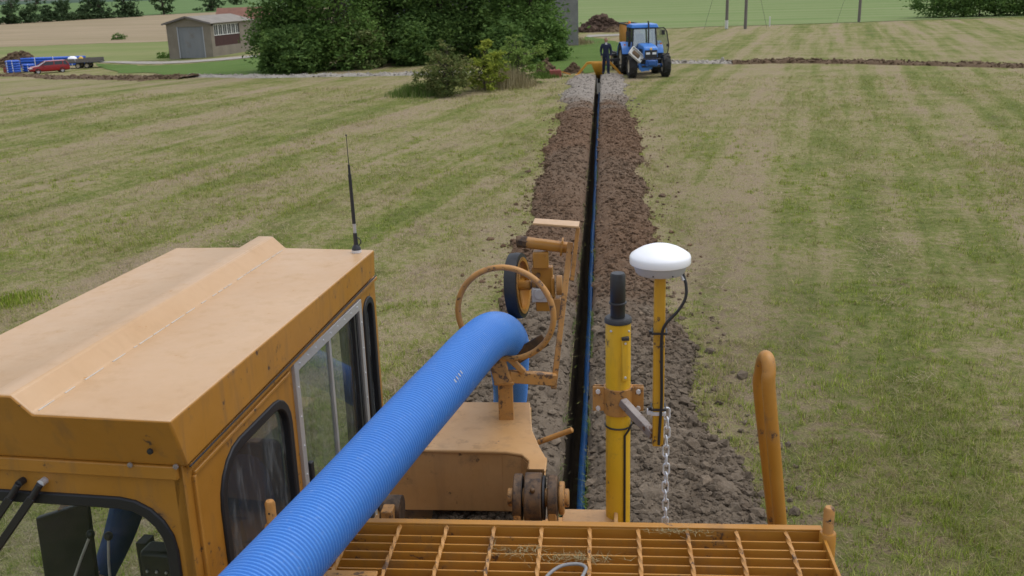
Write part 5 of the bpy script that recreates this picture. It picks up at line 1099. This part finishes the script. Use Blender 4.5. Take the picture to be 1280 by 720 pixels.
# ------------------------------------------------------------ blue corrugated pipe running over the machine into the guide
t = NT('corrugated_blue_pipe'); p = t.pos(); nz = t.noise(p, 5, 4); fn = t.noise(p, 60, 3)
c = t.mix(nz, (.04, .18, .55), (.055, .235, .64)); c = t.mix(t.ramp(fn, [(.62, 0.), (.8, .35)]), c, (.30, .42, .62))
M['pipe'] = t.done(t.bsdf(Base_Color=c, Roughness=.38, Specular_IOR_Level=.5, Coat_Weight=.15, Coat_Roughness=.3))
hp = [(255, 815, 1.80), (300, 765, 1.93), (345, 715, 2.06), (430, 620, 2.35), (500, 540, 2.65), (558, 476, 2.95), (596, 434, 3.22), (619, 418, 3.46), (634, 428, 3.72), (637, 460, 4.2), (637, 505, 4.9)]
W3 = [at_d(*q) for q in hp]; W3 = [W3[0]+(W3[0]-W3[1])*3] + W3 + [np.array([-.57, 5.08, 1.75]), np.array([-.60, 5.15, 1.3])]
fine = np.array(spline(W3, 60)); seg = np.linalg.norm(np.diff(fine, axis=0), axis=1); cum = np.concatenate([[0], np.cumsum(seg)]); per = .0115; ns = int(cum[-1]/per*4)
sq = np.linspace(0, cum[-1], ns); path = np.stack([np.interp(sq, cum, fine[:, k]) for k in range(3)], -1)
HR = .080; rad = [HR*(1.0 if (i % 4) in (0, 1) else .955) for i in range(ns)]
hose = obj('corrugated_pipe', MB().tube(path, rad, 44, True, False, False), M['pipe'], label='blue corrugated plastic pipe arching over the machine into the guide ring', cat='pipe')
for p_ in hose.data.polygons: p_.use_smooth = True
def on_hose(px, py):
    d = ray(px, py); d = d/np.linalg.norm(d); q = path-CP; tt = q@d; dist = np.linalg.norm(q-tt[:, None]*d, axis=1)
    c = np.where(dist < HR)[0]; i = c[np.argmin(dist[c])] if len(c) else int(np.argmin(dist)); back = math.sqrt(max(HR*HR*1.0-dist[i]**2, 0)); pnt = CP+d*(tt[i]-back)
    return Vector(pnt), Vector(path[i]), Vector(path[min(i+2, ns-1)]-path[i-2]).normalized()
for k in range(7):
    px, py, L_, W_ = (547+2.6*k, 495-3.4*k, .011, .0045) if k < 4 else (514+3.5*(k-4), 470-3*(k-4), .006, .004)
    s_, c_, t_ = on_hose(px, py); n_ = (s_-c_); n_ = (n_-t_*n_.dot(t_)).normalized()
    obj('printed_mark', MB().box(c_+n_*(HR+.0006), (L_, W_, .001), Matrix((t_.cross(n_), t_, n_)).transposed()), M['greyplastic'], hose)
# the length already laid in the trench
yy = np.arange(6.2, 50.2, .4); pts = [(float(trench_x(y))+.042+.006*math.sin(y*.55)+.005*math.sin(y*1.7), y, -.95+.015*math.sin(y*.4)) for y in yy]
obj('laid_pipe', MB().tube(pts, .054, 18), M['pipe'], label='blue pipe lying along the bottom of the open trench', cat='pipe')

# ------------------------------------------------------------ satellite antenna on its pole
gz0, gz1 = 3.018, 3.536; AN = thing('satellite_antenna', 'white dome satellite antenna on a thin yellow pole', 'antenna', (ga.x, ga.y, gz0), 0, None, True)
tp('pole', MB().box((ga.x, ga.y, (gz0+gz1)/2), (.031, .031, gz1-gz0)), M['pole_paint'], AN, bevel=.003)
dm = tp('antenna_base', MB().lathe([(0, 3.534), (.064, 3.534), (.0665, 3.537), (.0765, 3.565), (.0765, 3.567)], (ga.x, ga.y, 0), n=40), M['greyplastic'], AN)
tp('dome', MB().lathe([(.0765, 3.561), (.082, 3.5615), (.083, 3.564), (.083, 3.579), (.0805, 3.585), (.068, 3.594), (.052, 3.603), (.036, 3.609), (.018, 3.613), (.0001, 3.614)], (ga.x, ga.y, 0), n=48), M['white'], AN)
for q in (-.022, .03): tp('screw', MB().lathe([(0, 0), (.0022, 0), (0, .001)], (ga.x+q, ga.y-.0665, 3.541), -Y_, 8), M['black'], AN)
cpx = [(853, 340, 2.63), (857.5, 356, 2.625), (857, 372, 2.62), (848, 388, 2.62), (833, 404, 2.622), (827.5, 418, 2.626), (827, 450, 2.628), (827, 500, 2.628), (825, 530, 2.628), (823.5, 556, 2.626)]
cb = tp('antenna_cable', MB().tube(spline([at_y(*q) for q in cpx], 8), .0042, 9), M['black'], AN)
a = Vector(at_y(851, 341, 2.635)); tp('cable_plug', MB().tube([a+Vector((-.003, 0, .008)), Vector(at_y(855, 350, 2.628))], .006, 10), M['steel'], AN)
for py in (418, 513):
    z = at_y(825, py, ga.y-.02)[2]; tp('cable_tie', MB().ring(rrect(-.0215, -.026, .0215, .0185, .003), rrect(-.0175, -.022, .0175, .0160, .002), (ga.x, ga.y, z), X_, Y_, Z_, .006), M['black'], AN)
    tp('tie_tail', MB().box((ga.x-.024, ga.y-.014, z+.003), (.010, .007, .010)), M['black'], AN)
z = at_y(820, 518, 2.63)[2]; tp('pole_clip', MB().box((ga.x, ga.y, z), (.042, .040, .010)).box((ga.x-.024, ga.y-.01, z+.004), (.016, .014, .016)), M['steel'], AN, bevel=.001)
# chain hanging from the pole's clip
c0 = Vector((ga.x+.024, ga.y-.006, z+.004)); CH = thing('chain', 'bright steel link chain hanging from the antenna pole', 'chain', c0, 0, None, True)
LN, wr = .0285, .0027; lk = [(math.cos(a)*.0088, math.sin(a)*.0088+(.0095 if math.sin(a) > 0 else -.0095)) for a in np.linspace(0, 6.2832, 21)[:-1]]
link_me = MB().tube([(x, 0, zz) for x, zz in lk], wr, 8, closed=True).mesh('link'); link_me.materials.append(M['steel'])
for k in range(24):
    l_ = tp('link', link_me, None, CH); l_.location = Vector((c0.x+.0012*math.sin(k*1.3), c0.y, c0.z-.008-k*.029)); l_.rotation_euler = (0, 0, R_(12)+(R_(90) if k % 2 else 0)+.1*math.sin(k*2.1))
zc_ = c0.z-.008-24*.029; tp('chain_anchor', MB().box((c0.x-.02, c0.y+.02, zc_-.06), (.10, .10, .16)), M['paint'])

# ------------------------------------------------------------ whip aerial on the cab roof corner
ab = K(RL-.045, .055, 3.351); WA = thing('whip_aerial', 'thin black whip aerial on the cab roof corner', 'aerial', ab, 0, None, True)
tip = Vector(at_y(432.5, 168, ab.y)); d_ = (tip-ab)
def al(s): return ab+d_*s
tp('magnet_base', MB().lathe([(0, 0), (.0185, 0), (.0185, .010), (.0, .011)], ab, Z_, 20), M['steel'], WA)
tp('aerial_foot', MB().lathe([(.0, .010), (.0175, .010), (.0165, .018), (.009, .030), (0, .030)], ab, Z_, 20), M['black'], WA)
tp('lower_rod', MB().tube([ab+Z_*.02, al(.17)], [.0085, .0075], 12), M['black'], WA); tp('ferrule', MB().tube([al(.165), al(.255)], .0062, 12), M['alu'], WA)
tp('coil_section', MB().tube([al(.25), al(.67)], [.0068, .0060], 12), M['black'], WA); tp('upper_section', MB().tube([al(.665), al(.75)], [.0045, .0042], 10), M['black'], WA); tp('whip', MB().tube([al(.745), al(.99)], [.0016, .0012], 6), M['black'], WA); tp('whip_tip', MB().tube([al(.985), tip], .0028, 8), M['black'], WA)
tp('aerial_lead', MB().tube(spline([al(.05)+X_*.008, al(.09)+X_*.020, al(.12)+X_*.014, al(.13)+X_*.006], 6), .0022, 6), M['black'], WA)

# ------------------------------------------------------------ small things left on the machine
m = MB(); cpts = [at_z(676, 730, GZ+.012), at_z(688, 716, GZ+.016), at_z(703, 707, GZ+.02), at_z(722, 705, GZ+.02), at_z(732, 709, GZ+.018), at_z(730, 717, GZ+.014), at_z(722, 730, GZ+.012)]
obj('grey_cable', m.tube(spline(cpts, 8), .0042, 9), M['grey_cable'], label='loop of grey cable lying on the yellow grating', cat='cable')
r = np.random.default_rng(3); n = 420; q = np.concatenate([r.normal((.19, 2.28), (.035, .008), (150, 2)), r.normal((-.06, 2.14), (.05, .012), (170, 2)), r.normal((-.2, 2.17), (.04, .012), (100, 2))]); n = len(q)
V, Fc = blades(np.stack([q[:, 0], q[:, 1], np.full(n, GZ+.002)+r.random(n)*.008], -1), .01+.022*r.random(n), .0012+.001*r.random(n), r.uniform(1.1, 1.57, n), r.uniform(0, 6.28, n)); obj('straw_litter', mesh_np('straw_litter', V, Fc), M['straw'], label='wisps of dry straw caught on the yellow grating', cat='straw', kind='stuff')
n = 1700; P = np.stack([r.uniform(-.58, -.27, n), 2.70+r.random(n)*.55, np.zeros(n)], -1); P[:, 2] = 2.540+.03*sm((P[:, 0]+.60)/.1)*(.4+r.random(n)*.6); S = np.exp(r.normal(math.log(.0075), .5, n)).clip(.003, .022)
V, Fc = clods(P, S, 12); obj('deck_dirt', mesh_np('deck_dirt', V, Fc), M['spoil'], label='dry dirt and stones spilled on the deck below the cowl', cat='dirt', kind='stuff')
# tufts hanging over the trench lip
r = np.random.default_rng(8); k = 0
n = 1500; yv = np.exp(r.uniform(math.log(7.), math.log(30), n)); cl = vnoise(yv*1.6, yv*0+2., 3) > .60; yv = yv[cl]; n = len(yv); sd_ = np.where(r.random(n) < .4, -1, 1)
V, Fc = blades(np.stack([trench_x(yv)+sd_*(.115+.03*r.random(n)), yv, .03+.05*r.random(n)], -1), .05+.08*r.random(n), .005+.005*r.random(n), r.uniform(.2, 1.5, n), np.where(sd_ > 0, math.pi, 0)+r.normal(0, .9, n)); obj('lip_grass', mesh_np('lip_grass', V, Fc), M['greengrass'], label='torn grass tufts hanging over the trench edges', cat='grass', kind='stuff')
bpy.context.view_layer.update()
